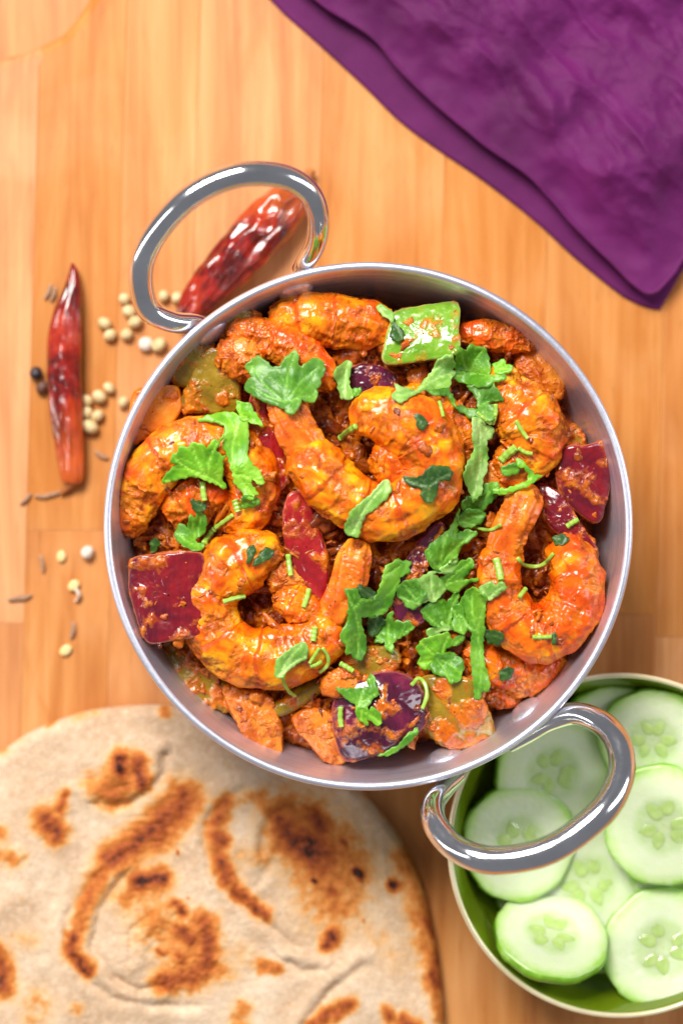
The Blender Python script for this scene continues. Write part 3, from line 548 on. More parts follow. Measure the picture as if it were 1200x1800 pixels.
lf(R3, 'long bright green cilantro leaf draped over the left shrimp down to the gravy', [(385, 205), (440, 165), (520, 145), (600, 128), (670, 130), (720, 165), (790, 160), (800, 290), (795, 400), (790, 480), (830, 560), (880, 590), (900, 640), (930, 700), (890, 720), (850, 690), (810, 645), (830, 730), (885, 800), (845, 800), (835, 845), (780, 830), (730, 760), (680, 710), (670, 620), (655, 605), (635, 500), (590, 400), (600, 280), (600, 240), (520, 215), (450, 210)], (680, 640), [(420, 200), (830, 820), (910, 710), (700, 200)], mat='leaf_bright', lift=.8, curl=1.0)
lf(R3, 'small pointed bright cilantro tip over the red pepper strip', [(700, 25), (770, 40), (820, 50), (840, 110), (890, 170), (925, 235), (850, 215), (790, 190), (740, 180), (710, 110)], (760, 180), [(720, 40), (910, 225)], mat='leaf_bright', lift=1.0)
lf(R3, 'fan shaped bright cilantro leaf with toothed edge on the left shrimp', [(80, 705), (110, 650), (160, 590), (215, 550), (155, 545), (160, 490), (215, 450), (230, 405), (300, 420), (325, 378), (400, 385), (450, 430), (480, 370), (520, 350), (545, 380), (575, 310), (590, 330), (550, 390), (520, 450), (570, 490), (600, 480), (575, 530), (580, 620), (575, 690), (610, 745), (580, 760), (540, 725), (450, 690), (380, 665), (300, 660), (220, 680), (140, 700)], (450, 655), [(100, 690), (180, 510), (330, 400), (530, 380), (570, 740)], mat='leaf_bright', lift=1.1, curl=1.0)
lf(R3, 'three lobed green cilantro leaf just above the crimson onion square', [(178, 1160), (205, 1100), (225, 1055), (270, 1070), (290, 1100), (300, 1040), (310, 980), (345, 1020), (358, 1000), (375, 945), (430, 990), (445, 1040), (440, 1110), (410, 1150), (350, 1190), (370, 1215), (430, 1235), (400, 1270), (350, 1278), (280, 1250), (215, 1215)], (380, 1260), [(200, 1140), (330, 1010), (400, 1000)], mat='leaf', lift=.8, curl=1.2)
lf(R3, 'small cut leaf scrap below the long bright leaf', [(750, 830), (800, 820), (890, 850), (890, 900), (850, 915), (750, 930), (740, 880)], (750, 900), [(880, 860)], mat='leaf', lift=.5)
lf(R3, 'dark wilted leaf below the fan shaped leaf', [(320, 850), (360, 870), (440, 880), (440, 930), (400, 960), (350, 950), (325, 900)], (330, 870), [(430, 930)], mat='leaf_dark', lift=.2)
lf(R1, 'narrow curled green leaf over the small purple onion', [(910, 630), (950, 590), (1000, 550), (1045, 565), (1035, 640), (1020, 700), (1030, 770), (1060, 820), (1030, 870), (960, 870), (940, 800), (920, 720), (895, 680)], (1000, 860), [(1010, 560)], mat='leaf_pale', lift=.8, curl=1.4)
lf(R1, 'tiny leaf scrap at the lower end of the narrow curled leaf', [(1050, 790), (1120, 770), (1115, 820), (1070, 850)], (1060, 830), [(1110, 780)], mat='leaf', lift=.5)
lf(R2, 'small pale leaf tip sticking up left of the green pepper', [(45, 80), (80, 60), (130, 95), (170, 130), (165, 190), (110, 150), (60, 110)], (160, 180), [(60, 75)], mat='leaf_pale', lift=1)
lf(R2, 'dark wet leaf lying on the left edge of the green pepper', [(160, 185), (230, 240), (235, 300), (190, 320), (140, 290), (150, 220)], (160, 190), [(220, 300)], mat='leaf_dark', lift=.4)
lf(R2, 'leaf with two wings below the green pepper, over the yellow shrimp', [(370, 600), (430, 540), (460, 470), (510, 430), (570, 420), (580, 460), (595, 480), (570, 520), (595, 540), (560, 590), (550, 640), (490, 650), (440, 660), (370, 665), (320, 690), (280, 710), (230, 750), (165, 720), (160, 690), (195, 660), (180, 615), (240, 640), (290, 655), (330, 660)], (340, 660), [(560, 440), (580, 540), (175, 700)], mat='leaf_pale', lift=.9)
lf(R2, 'thin leaf hanging down below the two winged leaf', [(400, 665), (480, 660), (545, 645), (580, 710), (605, 795), (580, 770), (545, 705), (470, 700), (430, 690)], (420, 670), [(590, 770)], mat='leaf_dusty', lift=.5)
lf(R2, 'leaf right of the green pepper, uppermost of the top right bunch', [(620, 360), (680, 385), (700, 345), (800, 365), (825, 420), (845, 520), (830, 550), (720, 540), (610, 520), (605, 470)], (700, 540), [(640, 380), (790, 380)], mat='leaf', lift=1.0)
lf(R2, 'jagged leaf scrap with two fingers at the right of the top right bunch', [(860, 480), (940, 445), (950, 485), (1000, 490), (990, 530), (930, 550), (880, 545)], (870, 530), [(940, 460), (990, 510)], mat='leaf_bright', lift=.8)
lf(R2, 'leaf hanging under the top right bunch down to the cut stalks', [(680, 640), (850, 610), (900, 670), (930, 740), (870, 745), (800, 750), (880, 770), (890, 810), (860, 870), (800, 880), (740, 850), (700, 860), (660, 820), (605, 800), (640, 765), (700, 790), (760, 790), (750, 730), (720, 680)], (760, 780), [(900, 730), (620, 795), (780, 640)], mat='leaf_dusty', lift=.9)
lf(R2, 'broad leaf folded across the lower part of the top right bunch', [(590, 580), (605, 525), (700, 540), (830, 555), (950, 560), (950, 585), (860, 610), (830, 640), (740, 640), (650, 610)], (600, 560), [(940, 570)], mat='leaf', lift=1.2)
leaf('long pale leaf strip running down right of the middle shrimp', [(829, 737), (845, 737), (854, 750), (866, 755), (864, 772), (855, 775), (856, 800), (856, 825), (848, 840), (847, 862), (832, 880), (826, 865), (818, 845), (815, 835), (822, 815), (833, 790), (830, 770)], (840, 740), [(832, 870), (860, 762)], mat='leaf_pale', lift=1.1, curl=1.2)
lf(R5, 'round leaf scrap under the stalk on the amber onion', [(400, 250), (490, 210), (530, 260), (520, 290), (440, 305), (405, 285)], (410, 270), [(520, 260)], mat='leaf', lift=.6)
lf(R5, 'hooked bright green leaf curling over the amber onion', [(500, 190), (550, 200), (600, 260), (630, 300), (690, 300), (640, 340), (590, 375), (500, 410), (420, 435), (355, 425), (350, 395), (450, 390), (530, 360), (585, 335), (590, 290), (560, 250), (520, 250)], (360, 410), [(600, 330), (520, 200)], mat='leaf_bright', lift=.8)
lf(R5, 'dusty green leaf below the pale strip, right of the dark herb patch', [(270, 370), (370, 350), (380, 400), (370, 450), (300, 520), (270, 570), (265, 600), (210, 650), (150, 650), (110, 590), (140, 550), (130, 500), (160, 450), (220, 460), (270, 430)], (190, 640), [(360, 370), (140, 500)], mat='leaf_dusty', lift=.9)
lf(R4, 'large pointed green leaf at the top of the central heap', [(710, 1010), (740, 950), (800, 900), (880, 840), (920, 760), (945, 700), (940, 760), (930, 870), (1000, 840), (1070, 870), (1020, 920), (960, 960), (940, 1010), (900, 1060), (820, 1130), (770, 1110), (740, 1070)], (800, 1110), [(935, 730), (1050, 870), (730, 1000)], mat='leaf', lift=1.4, curl=.9)
lf(R6, 'pale underside of a leaf showing beneath the large pointed leaf', [(670, 185), (720, 160), (850, 80), (855, 120), (835, 190), (750, 190)], (680, 180), [(845, 100)], mat='leaf_pale', lift=.8)
lf(R6, 'green leaf with toothed right edge in the upper right of the central heap', [(730, 230), (830, 170), (870, 110), (950, 90), (970, 140), (940, 190), (890, 240), (990, 220), (995, 240), (930, 265), (880, 300), (840, 330), (780, 300)], (760, 270), [(950, 110), (980, 230)], mat='leaf', lift=.8)
lf(R6, 'leaf with many soft teeth in the centre of the heap', [(600, 460), (650, 400), (740, 370), (780, 400), (830, 330), (860, 340), (850, 420), (820, 470), (800, 560), (780, 600), (730, 560), (690, 560), (640, 520)], (780, 590), [(620, 460), (850, 350)], mat='leaf', lift=.8)
lf(R6, 'square cut pale leaf left in the central heap beside the purple strip', [(515, 260), (600, 220), (670, 180), (740, 240), (775, 300), (740, 340), (700, 385), (650, 380), (570, 415), (540, 340)], (690, 380), [(530, 270), (670, 190)], mat='leaf_pale', lift=1.2)
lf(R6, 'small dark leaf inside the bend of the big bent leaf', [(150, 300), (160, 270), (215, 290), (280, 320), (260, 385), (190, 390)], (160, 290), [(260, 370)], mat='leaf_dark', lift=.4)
lf(R6, 'big bent green leaf left of the purple onion strip', [(65, 310), (150, 300), (180, 370), (260, 380), (290, 340), (320, 240), (340, 150), (390, 130), (430, 100), (460, 120), (520, 120), (500, 160), (515, 190), (440, 230), (430, 280), (410, 330), (390, 410), (340, 470), (270, 500), (180, 495), (190, 560), (215, 640), (215, 720), (180, 790), (150, 780), (115, 740), (80, 750), (75, 680), (40, 640), (50, 590), (90, 520), (95, 420), (90, 360)], (130, 430), [(460, 130), (150, 770), (75, 320)], mat='leaf', lift=1.2, curl=.8)
lf(R6, 'feathery small leaf below the bend of the big bent leaf', [(265, 570), (340, 550), (370, 480), (400, 460), (400, 540), (430, 520), (470, 540), (500, 520), (550, 570), (500, 620), (430, 650), (400, 680), (405, 750), (350, 720), (345, 670), (275, 680), (290, 640), (260, 620)], (380, 720), [(270, 600), (380, 480), (540, 570)], mat='leaf', lift=.7, curl=1.4)
lf(R6, 'pale cut leaf scrap between the soft toothed leaf and the crumpled bunch', [(640, 590), (700, 560), (750, 570), (730, 530), (800, 560), (890, 580), (800, 590), (740, 600), (690, 640), (650, 630)], (700, 600), [(880, 582)], mat='leaf_pale', lift=.8)
lf(R6, 'crumpled glossy leaf above the bottom right pepper square', [(565, 720), (610, 660), (700, 630), (780, 610), (815, 660), (820, 700), (770, 720), (740, 800), (690, 860), (620, 865), (575, 820), (600, 770)], (740, 780), [(600, 680), (790, 630), (590, 820)], mat='leaf_bright', lift=1.6, curl=1.6)
lf(R6, 'toothed leaf end under the crumpled glossy leaf', [(700, 760), (810, 750), (880, 790), (895, 840), (880, 900), (870, 940), (810, 970), (770, 920), (700, 900), (660, 850)], (700, 780), [(880, 900), (800, 950)], mat='leaf', lift=1.0, curl=1.5)
lf(R6, 'little round leaf at the right of the crumpled glossy leaf', [(830, 650), (900, 610), (905, 650), (870, 690), (820, 700)], (830, 690), [(900, 630)], mat='leaf', lift=.7)
lf(R6, 'dark leaf behind the long leaf, beside the right hand shrimp', [(1050, 640), (1050, 590), (1150, 600), (1180, 640), (1150, 700), (1080, 690)], (1060, 620), [(1160, 640)], mat='leaf_dark', lift=.4)
lf(R6, 'pale toothed leaf tip resting on the right hand shrimp', [(1010, 290), (1060, 260), (1090, 245), (1120, 280), (1160, 250), (1200, 290), (1150, 340), (1075, 380), (1020, 330)], (1070, 370), [(1020, 290), (1180, 280)], mat='leaf_pale', lift=.8)
lf(R6, 'long green leaf with a strap end hanging toward the bottom right', [(855, 470), (880, 400), (910, 340), (960, 305), (1020, 340), (1060, 370), (1050, 440), (1040, 520), (1045, 600), (1030, 680), (1040, 800), (1060, 880), (1080, 950), (1070, 1010), (1035, 1010), (1030, 980), (1010, 1060), (980, 1060), (965, 950), (945, 780), (955, 610), (920, 580), (940, 545), (870, 540), (860, 510)], (995, 600), [(870, 500), (960, 320), (1000, 1040), (1060, 380)], mat='leaf', lift=1.2, curl=.8)
lf(R7, 'pale shiny leaf with a curled stem on the lower left shrimp', [(415, 590), (420, 490), (470, 440), (540, 390), (590, 360), (620, 360), (640, 400), (635, 470), (560, 510), (490, 570), (480, 600), (440, 605)], (440, 590), [(600, 370), (630, 450)], mat='leaf_pale', lift=.9)
lf(R8, 'two lobed leaf at the upper left of the dark purple onion shell', [(120, 360), (200, 365), (270, 360), (350, 350), (335, 310), (360, 260), (385, 280), (400, 340), (420, 400), (370, 440), (340, 490), (265, 520), (255, 465), (210, 440), (160, 400)], (270, 500), [(130, 365), (370, 280), (400, 390)], mat='leaf', lift=.9)
lf(R8, 'small scalloped leaf lowest on the dark purple onion shell', [(270, 500), (340, 490), (350, 520), (370, 490), (430, 530), (440, 600), (410, 625), (370, 590), (340, 580), (350, 620), (290, 590), (265, 545)], (290, 510), [(430, 600), (300, 590)], mat='leaf_bright', lift=.7)
lf(R8, 'slim leaf blade lying along the bottom wall below the purple onion', [(420, 830), (500, 790), (560, 760), (620, 680), (690, 640), (695, 670), (640, 740), (560, 800), (500, 830)], (430, 825), [(690, 650)], mat='leaf', lift=.5, curl=.5)
lf(R4, 'pale strap shaped leaf across the lower curve of the middle shrimp', [(150, 820), (190, 710), (260, 650), (330, 590), (400, 510), (440, 500), (465, 560), (440, 620), (350, 700), (290, 740), (265, 800), (245, 890), (190, 880), (155, 860)], (200, 860), [(430, 520)], mat='leaf_pale', lift=.7)
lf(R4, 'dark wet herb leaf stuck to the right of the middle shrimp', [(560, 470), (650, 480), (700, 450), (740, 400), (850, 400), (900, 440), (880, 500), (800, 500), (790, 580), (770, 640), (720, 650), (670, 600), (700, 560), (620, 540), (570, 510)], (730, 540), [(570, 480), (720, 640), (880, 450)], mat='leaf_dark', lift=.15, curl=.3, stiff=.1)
lf(R6, 'toothed green leaf lowest in the heap against the purple strip', [(430, 300), (480, 250), (560, 230), (600, 300), (640, 330), (600, 400), (560, 440), (500, 430), (470, 380), (440, 360)], (600, 400), [(480, 260), (450, 350)], mat='leaf_dusty', lift=.3)
lf(R6, 'green leaf tucked right of the soft toothed leaf in the heap', [(820, 430), (870, 400), (900, 440), (900, 500), (940, 560), (900, 620), (850, 600), (810, 560), (830, 490)], (820, 440), [(930, 560), (890, 610)], mat='leaf', lift=.4)
lf(R4, 'dusty leaf bridging the pointed leaf and the dusty one above it', [(940, 760), (1000, 700), (1080, 700), (1130, 730), (1110, 790), (1050, 820), (990, 830), (950, 810)], (950, 790), [(1120, 740), (1050, 810)], mat='leaf_dusty', lift=.6)
lf(R6, 'deep green leaf under the bend of the big bent leaf', [(220, 500), (320, 490), (350, 530), (300, 600), (260, 640), (225, 600)], (300, 500), [(240, 620)], mat='leaf_dark', lift=.3)
for lab, poly in (('dark herb fleck near the top of the middle shrimp', [(728, 728), (740, 730), (752, 742), (745, 756), (734, 752), (732, 740)]), ('dark herb fleck at the head of the lower left shrimp', [(436, 962), (446, 958), (450, 966), (442, 985), (434, 992), (434, 975)]),
                  ('curved dark herb fleck beside the head of the lower left shrimp', [(455, 975), (466, 962), (482, 968), (476, 980), (458, 990), (444, 996), (446, 988)]), ('dark herb fleck above the crimson onion square', [(263, 955), (272, 946), (280, 952), (276, 966), (266, 970)]),
                  ('dark herb fleck on the brown shrimp below the right hand shrimp', [(876, 1182), (890, 1172), (902, 1176), (898, 1192), (882, 1198)]), ('dark herb fleck under the short horizontal stalk on the right hand shrimp', [(968, 1114), (976, 1112), (978, 1130), (970, 1134)]),
                  ('dark herb fleck between the red edged onion and right shrimp', [(970, 945), (985, 938), (1000, 945), (992, 956), (975, 958)])):
    c = np.mean(poly, 0); leaf(lab, poly, poly[0], [tuple(c)], mat='leaf_dark', lift=.1, curl=.25, stiff=.1, name='herb_fleck', cat='herb fleck')
ST = [('thick cut stalk by the three lobed leaf above the crimson onion', R3([(428, 1225), (465, 1160), (515, 1105)]), 11), ('thin stalk rising from the three lobed leaf toward the long leaf', R3([(520, 1095), (590, 1045), (670, 985)]), 8),
      ('short stalk under the fan shaped leaf', R3([(412, 700), (418, 780), (430, 865)]), 10), ('stubby pale cut stalk below the long bright leaf', R3([(685, 855), (700, 905), (712, 958)]), 12),
      ('thick bright cut stalk on the lumpy shrimp at the right', R5([(395, 205), (450, 150), (505, 105)]), 14), ('thin stalk right of the thick bright one', R5([(520, 110), (570, 140), (620, 150)]), 7),
      ('small curled stalk beside the purple onion at the bottom', R8([(650, 340), (700, 290), (745, 330), (760, 400), (745, 460), (725, 505)]), 7), ('thin curled stalk across the right hand shrimp', R5([(512, 880), (560, 930), (640, 945), (710, 920), (770, 850)]), 7),
      ('curled stem of the pale leaf on the lower left shrimp', R7([(465, 595), (480, 650), (515, 705), (560, 735)]), 6), ('left leg of the folded green stalk on the lower left shrimp', R7([(725, 395), (690, 450), (655, 505)]), 6),
      ('right leg of the folded green stalk on the lower left shrimp', R7([(745, 395), (785, 460), (780, 520), (725, 570)]), 6), ('short crossbar stalk within the folded green stalk', R7([(660, 525), (700, 515), (740, 490)]), 7),
      ('pale cut stalk lying across the hollow of the lower left shrimp', [(392, 1058), (412, 1052), (431, 1048)], 8), ('yellowish upright stalk beside the red onion strip', [(506, 974), (508, 992), (511, 1012)], 9), ('green stalk slanting above the clump in the lower left curl', [(543, 1035), (539, 1052), (533, 1068)], 9),
      ('short green stalk on the bend of the lower left shrimp', [(554, 1102), (552, 1114), (550, 1127)], 10), ('upright stalk on the left edge of the dark purple onion', [(599, 1242), (598, 1260), (600, 1278)], 9), ('yellow green stalk standing on the right hand shrimp', [(871, 981), (876, 1000), (880, 1020)], 12),
      ('tiny slanted stalk in the middle of the right hand shrimp', [(924, 1034), (918, 1042), (912, 1050)], 8), ('short pale stalk on the red edged onion strip', [(995, 926), (1005, 919), (1016, 913)], 9), ('short horizontal stalk low on the right hand shrimp', [(935, 1120), (952, 1120), (969, 1119)], 7),
      ('thin stalk on the lumpy shrimp at the upper right', [(906, 739), (915, 755), (927, 771)], 7), ('bright cut stalk at the head of the middle shrimp', [(596, 772), (610, 760), (625, 749)], 11), ('short stalk above the small leaves on the purple onion', [(597, 1166), (608, 1172), (621, 1180)], 9),
      ('forked stalk, left prong, at the top of the pale leaf strip', R2([(750, 820), (800, 860), (850, 900)]), 7), ('forked stalk, right prong, at the top of the pale leaf strip', R2([(882, 760), (882, 830), (860, 905)]), 7), ('thin green stem on the yellow shrimp behind the middle one', R2([(485, 740), (500, 790), (515, 850)]), 6),
      ('thin stem tip at the upper edge of the right hand shrimp', R5([(200, 655), (260, 680), (330, 685), (400, 650)]), 6)]
for lab, pts, wd in ST: stalk(lab, pts, wd)
# ------------------------------------------------------------------ bread
m = NT('griddled_flatbread'); v = m.coord()
ch = m.math('ADD', m.attr('char'), m.math('MULTIPLY', m.math('SUBTRACT', m.noise(330, v, 6, .68), .5), m.math('MULTIPLY', m.mr(m.attr('char'), 0.02, .25), 1.0)))
base = m.ramp(m.noise(55, v, 5, .6), [(.3, (.50, .32, .19)), (.5, (.61, .42, .27)), (.7, (.73, .56, .40))])
fl = m.noise(520, v, 5, .7); base = m.mix(m.mr(fl, .48, .72, 0, .55), base, (.84, .69, .50)); base = m.mix(m.mr(m.noise(800, v, 3, .6), .56, .70, 0, .45), base, (.46, .26, .12))
toast = m.ramp(ch, [(.10, (.74, .42, .15)), (.38, (.60, .20, .035)), (.68, (.38, .085, .014)), (.90, (.20, .036, .010)), (.95, (.045, .012, .006))])
MAT['bread'] = m.done(Base_Color=m.mix(m.mr(ch, .03, .24), base, toast), Roughness=.72, Normal=m.bump(m.noise(900, v, 4, .6), .0004, .7, m.bump(m.noise(230, v, 5, .6), .0012, .45)), Specular_IOR_Level=.3,
                      Subsurface_Weight=.08, Subsurface_Radius=(.002, .0012, .0006), Subsurface_Scale=1.0)
BZ = 4.5; q = lambda pts: [(x/1.5, y/1.5+1220) for x, y in pts]
CH = [  # polyline, width, strength
 (q([(322, 165), (322, 200)]), 16, .95), (q([(368, 180), (378, 235)]), 17, .85), (q([(345, 190), (300, 250), (290, 270)]), 30, .42), (q([(240, 232), (330, 262)]), 20, .3), (q([(170, 262), (165, 300)]), 12, .75), (q([(125, 325), (150, 365)]), 24, .85),
 (q([(485, 275), (450, 320), (400, 375)]), 36, .80), (q([(420, 345), (350, 395), (300, 430)]), 30, .85), (q([(300, 420), (262, 480), (250, 510)]), 22, .62), (q([(252, 500), (225, 560), (205, 625)]), 19, .6), (q([(222, 570), (210, 610)]), 14, .55), (q([(195, 640), (195, 680), (230, 722)]), 17, .85),
 (q([(430, 482), (375, 490)]), 20, .95), (q([(370, 490), (330, 540)]), 22, .40), (q([(465, 548), (485, 575)]), 11, .8), (q([(480, 620), (510, 640)]), 16, .75), (q([(540, 600), (552, 660), (545, 715), (500, 745), (430, 755)]), 22, .72), (q([(520, 715), (540, 725)]), 17, .6), (q([(420, 675), (430, 680)]), 9, .7), (q([(475, 690), (485, 695)]), 13, .6), (q([(420, 600), (480, 640), (500, 700)]), 52, .30), (q([(410, 570), (400, 620)]), 18, .22), (q([(440, 750), (480, 760)]), 18, .5),
 (q([(600, 285), (575, 330)]), 17, .75), (q([(575, 375), (582, 382)]), 20, .85), (q([(588, 440), (602, 480)]), 18, .8), (q([(625, 520), (665, 550), (698, 580)]), 14, .8), (q([(560, 340), (570, 420), (620, 510)]), 16, .28),
 (q([(735, 330), (745, 335)]), 15, .8), (q([(760, 370), (800, 390), (820, 410)]), 30, .85), (q([(835, 320), (845, 345)]), 16, .8), (q([(780, 330), (840, 400), (880, 440)]), 62, .38), (q([(860, 440), (880, 540)]), 62, .32), (q([(905, 385), (910, 395)]), 11, .7), (q([(870, 515), (885, 525)]), 17, .7), (q([(880, 560), (900, 570)]), 19, .55), (q([(942, 468), (950, 476)]), 14, 1.3), (q([(946, 470), (950, 476)]), 26, .5), (q([(1035, 500), (1037, 506)]), 12, 1.1), (q([(878, 630), (865, 655)]), 17, .9), (q([(826, 492), (830, 494)]), 6, 1.4), (q([(700, 300), (760, 290)]), 14, .3), (q([(650, 270), (690, 265)]), 12, .35), (q([(650, 425), (690, 430)]), 16, .2),
 (q([(695, 715), (728, 718)]), 13, .6), (q([(1060, 430), (1090, 500), (1110, 600), (1135, 690)]), 24, .42), (q([(1120, 590), (1140, 640)]), 16, .5), (q([(1135, 740), (1142, 760)]), 17, .75), (q([(1150, 700), (1160, 850)]), 15, .45),
 (q([(-20, 350), (2, 365)]), 14, .55), (q([(0, 425), (40, 432)]), 20, .38), (q([(-10, 680), (10, 720), (8, 770)]), 22, .8), (q([(100, 810), (105, 840)]), 30, .24), (q([(60, 640), (90, 650)]), 20, .15), (q([(200, 822), (205, 828)]), 12, .3), (q([(640, 830), (635, 870)]), 18, .38), (q([(600, 735), (610, 740)]), 16, .22),
 (q([(925, 815), (870, 840), (830, 865)]), 16, .75), (q([(1020, 835), (1025, 850)]), 13, .8), (q([(1060, 858), (1090, 875)]), 15, .85), (q([(435, 45), (438, 55)]), 9, .55), (q([(128, 80), (140, 72)]), 8, .5), (q([(200, 60), (260, 45)]), 10, .2), (q([(468, 412), (470, 420)]), 4, .9), (q([(640, 680), (660, 690)]), 24, .14), (q([(1000, 640), (1040, 700)]), 26, .14)]
FO = [(q([(440, 160), (432, 205), (400, 252), (352, 285), (300, 296), (262, 285)]), 2.0, 1), (q([(640, 250), (598, 272), (547, 328), (540, 395), (585, 490), (660, 572), (785, 668)]), 1.4, 1), (q([(905, 285), (860, 298), (800, 292), (722, 312), (697, 350), (690, 412)]), 1.9, 1), (q([(250, 480), (182, 575), (172, 625), (182, 670), (222, 745), (300, 800), (400, 818), (520, 822)]), 1.0, 1),
      (q([(325, 478), (268, 560), (245, 660), (300, 742), (365, 778), (425, 768)]), 1.9, 1), (q([(345, 700), (350, 620), (395, 585)]), 1.5, 1), (q([(800, 870), (860, 790), (955, 712)]), 1.6, -1), (q([(765, 705), (795, 728), (835, 722)]), 1.8, -1), (q([(320, 185), (325, 200)]), 2.0, 1), (q([(215, 225), (260, 218), (295, 180)]), 1.2, 1), (q([(680, 500), (720, 440)]), .8, 1), (q([(630, 420), (640, 480), (700, 560)]), .6, 1)]
OUT = [(-80, 1372), (0, 1322), (50, 1288), (110, 1262), (180, 1244), (290, 1238), (400, 1258), (520, 1305), (600, 1355), (645, 1398), (700, 1465), (738, 1545), (758, 1620), (772, 1700), (780, 1800), (768, 1900), (720, 2000), (640, 2085), (520, 2150), (370, 2180), (210, 2160), (60, 2100), (-60, 2010), (-130, 1900), (-165, 1760), (-160, 1600), (-130, 1460)]
def blur1(c): return np.clip(c, 0, 1)**.7
def bread():
    O = spline(OUT, 360, True); c = np.array([320, 1700]); t = np.concatenate([np.linspace(.003, .955, 250), 1-.045*(1-np.linspace(.05, 1, 14))**1.6]); t[-1] = 1
    G = c+(O-c)[None]*t[:, None, None]; X = G[..., 0].ravel(); Y = G[..., 1].ravel(); e = (np.linalg.norm(O-c, axis=1)[None]*(1-t[:, None])).ravel()
    P = np.column_stack([X, Y, 0*X]); h = BZ+.75*fbm(P, 1/110., 3, 3)+.16*fbm(P, 1/22., 8, 4); char = np.zeros(len(X))
    wx = X+5*fbm(P, 1/26., 21, 3); wy = Y+5*fbm(P, 1/26., 29, 3)
    for pl, wd, st in CH: d, _ = dseg(wx, wy, pl); char = np.maximum(char, st*np.exp(-(d/wd)**2*1.15)) if st > .45 else char+st*np.exp(-(d/wd)**2)*(1-char).clip(0)
    for pl, dep, sg in FO:
        d, s = dseg(X+3*pn(P, 1/30., 41), Y+3*pn(P, 1/30., 43), pl); md_ = .75+.8*pn(P, 1/45., 47); h -= dep*.62*md_.clip(.05, 1.4)*np.exp(-(d/(4.6+2.2*md_))**2); h += dep*.60*np.where(s*sg > 0, 1, .25)*np.exp(-((d-16)/14.)**2)
    for (bx, by), r, a in (((215, 1350), 70, 2.2), ((270, 1660), 90, .9), ((480, 1540), 110, .8), ((130, 1300), 55, 1.0), ((640, 1760), 60, 1.0), ((97, 1440), 50, .7)): h += a*np.exp(-((X-bx)**2+(Y-by)**2)/r**2)
    cb = blur1(char); h += .55*cb+.75*cb*fbm(P, 1/13., 51, 3)
    char += .28*np.exp(-(e/13.)**2)*sst(-.1, .5, fbm(P, 1/70., 61, 2))
    dk = np.random.default_rng(3)
    for _ in range(46):
        a, b = dk.uniform(0, 770), dk.uniform(1260, 1800); char = np.maximum(char, .9*dk.uniform(.3, 1)*np.exp(-((X-a)**2+(Y-b)**2)/dk.uniform(1.2, 2.6)**2))
    h = (h-.6)*np.sqrt(np.clip(1-(1-np.clip(e/24, 0, 1))**2, 0, 1))*1+.6
    V = W(X, Y, h); n = 360; i = np.arange(len(t)-1)[:, None]*n; j = np.arange(n)[None]; jn = (j+1) % n
    Q = np.stack([i+j, i+n+j, i+n+jn, i+jn], -1).reshape(-1, 4)
    bot = W(O[:, 0], O[:, 1], np.full(n, .25)); V = np.vstack([V, bot]); k = (len(t)-1)*n; Q = np.vstack([Q, np.stack([k+j, k+n+j, k+n+jn, k+jn], -1).reshape(-1, 4)]); ngon = [list(range(k+n, k+2*n))]
    V[:, 2] += 3.4*sst(1500, 1700, np.concatenate([Y, O[:, 1]]))*0+2.2
    d = V[Q[:, 2]]-V[Q[:, 0]]; f = np.cross(d, V[Q[:, 3]]-V[Q[:, 1]])[:, 2].mean() < 0
    if f: Q = Q[:, ::-1]
    return mk('flatbread', V, Q=Q, ngons=ngon, mat=MAT['bread'], attrs={'char': np.concatenate([char, np.zeros(n)])})
tag(bread(), 'round griddled flatbread with brown char swirls, on top at the lower left', 'flatbread')
c = W(322, 1712, 0.); rr = np.array([0, 20, 40, 60, 70, 73, 74.4, 74.9, 74.2, 60, 0]); zz = np.array([2.2, 2.2, 2.1, 2.1, 2, 1.9, 1.5, .9, .1, .1, .1])
V, Q = lathe(np.column_stack([rr*.985, zz]), 200, c[0], c[1]); V[:, 2] += .15*fbm(V, 1/9., 3, 2)*(V[:, 2] > 1)+.02; V[:, :2] += (V[:, :2]-c[:2])*(.012*pn(V, 1/40., 5))[:, None]
tag(mk('flatbread', V, Q=Q[:, ::-1], mat=MAT['bread'], attrs={'char': .05*np.ones(len(V))}), 'second pale flatbread, almost hidden under the charred one', 'flatbread')

# ------------------------------------------------------------------ cucumber bowl
m = NT('green_enamel'); v = m.coord()
MAT['enamel'] = m.done(Base_Color=m.ramp(m.noise(40, v), [(.3, (.11, .17, .004)), (.7, (.18, .25, .008))]), Roughness=.16, Coat_Weight=.5, Coat_Roughness=.08)
m = NT('cream_rim'); MAT['rim'] = m.done(Base_Color=m.ramp(m.noise(200, m.coord()), [(.3, (.72, .62, .36)), (.7, (.82, .74, .50))]), Roughness=.28, Metallic=.25)
SB = W(1090, 1487, 30.); k = PX*(Z0+DIST-30)/DIST; r = 303*k
sb = empty('small_bowl', (SB[0], SB[1], 0), 'shallow green bowl with a cream rim holding cucumber slices', 'bowl')
pr = [(0, 2.0), (20, 2.1), (36, 3.2), (42.5, 9), (45.5, 18), (r-1.0, 28.6)]; po = [(r-.3, 28.4), (46.2, 18), (43.6, 8.5), (38, 1.2), (34, .2), (0, .2)]
V, Q = lathe(np.vstack([spline(pr, 44), po]), 200, SB[0], SB[1]); mk('body', V, Q=Q[:, ::-1], mat=MAT['enamel'], parent=sb)
a = np.linspace(0, 2*np.pi, 20); V, Q = lathe([(r-.6+.8*math.cos(t), 29+.8*math.sin(t)) for t in a], 200, SB[0], SB[1]); mk('rim', V, Q=Q, mat=MAT['rim'], parent=sb)
m = NT('cucumber_flesh'); v = m.coord(); cc = m.n('ShaderNodeTexCoord'); sp = m.n('ShaderNodeSeparateXYZ'); m.put(sp.inputs[0], cc.outputs['Object'])
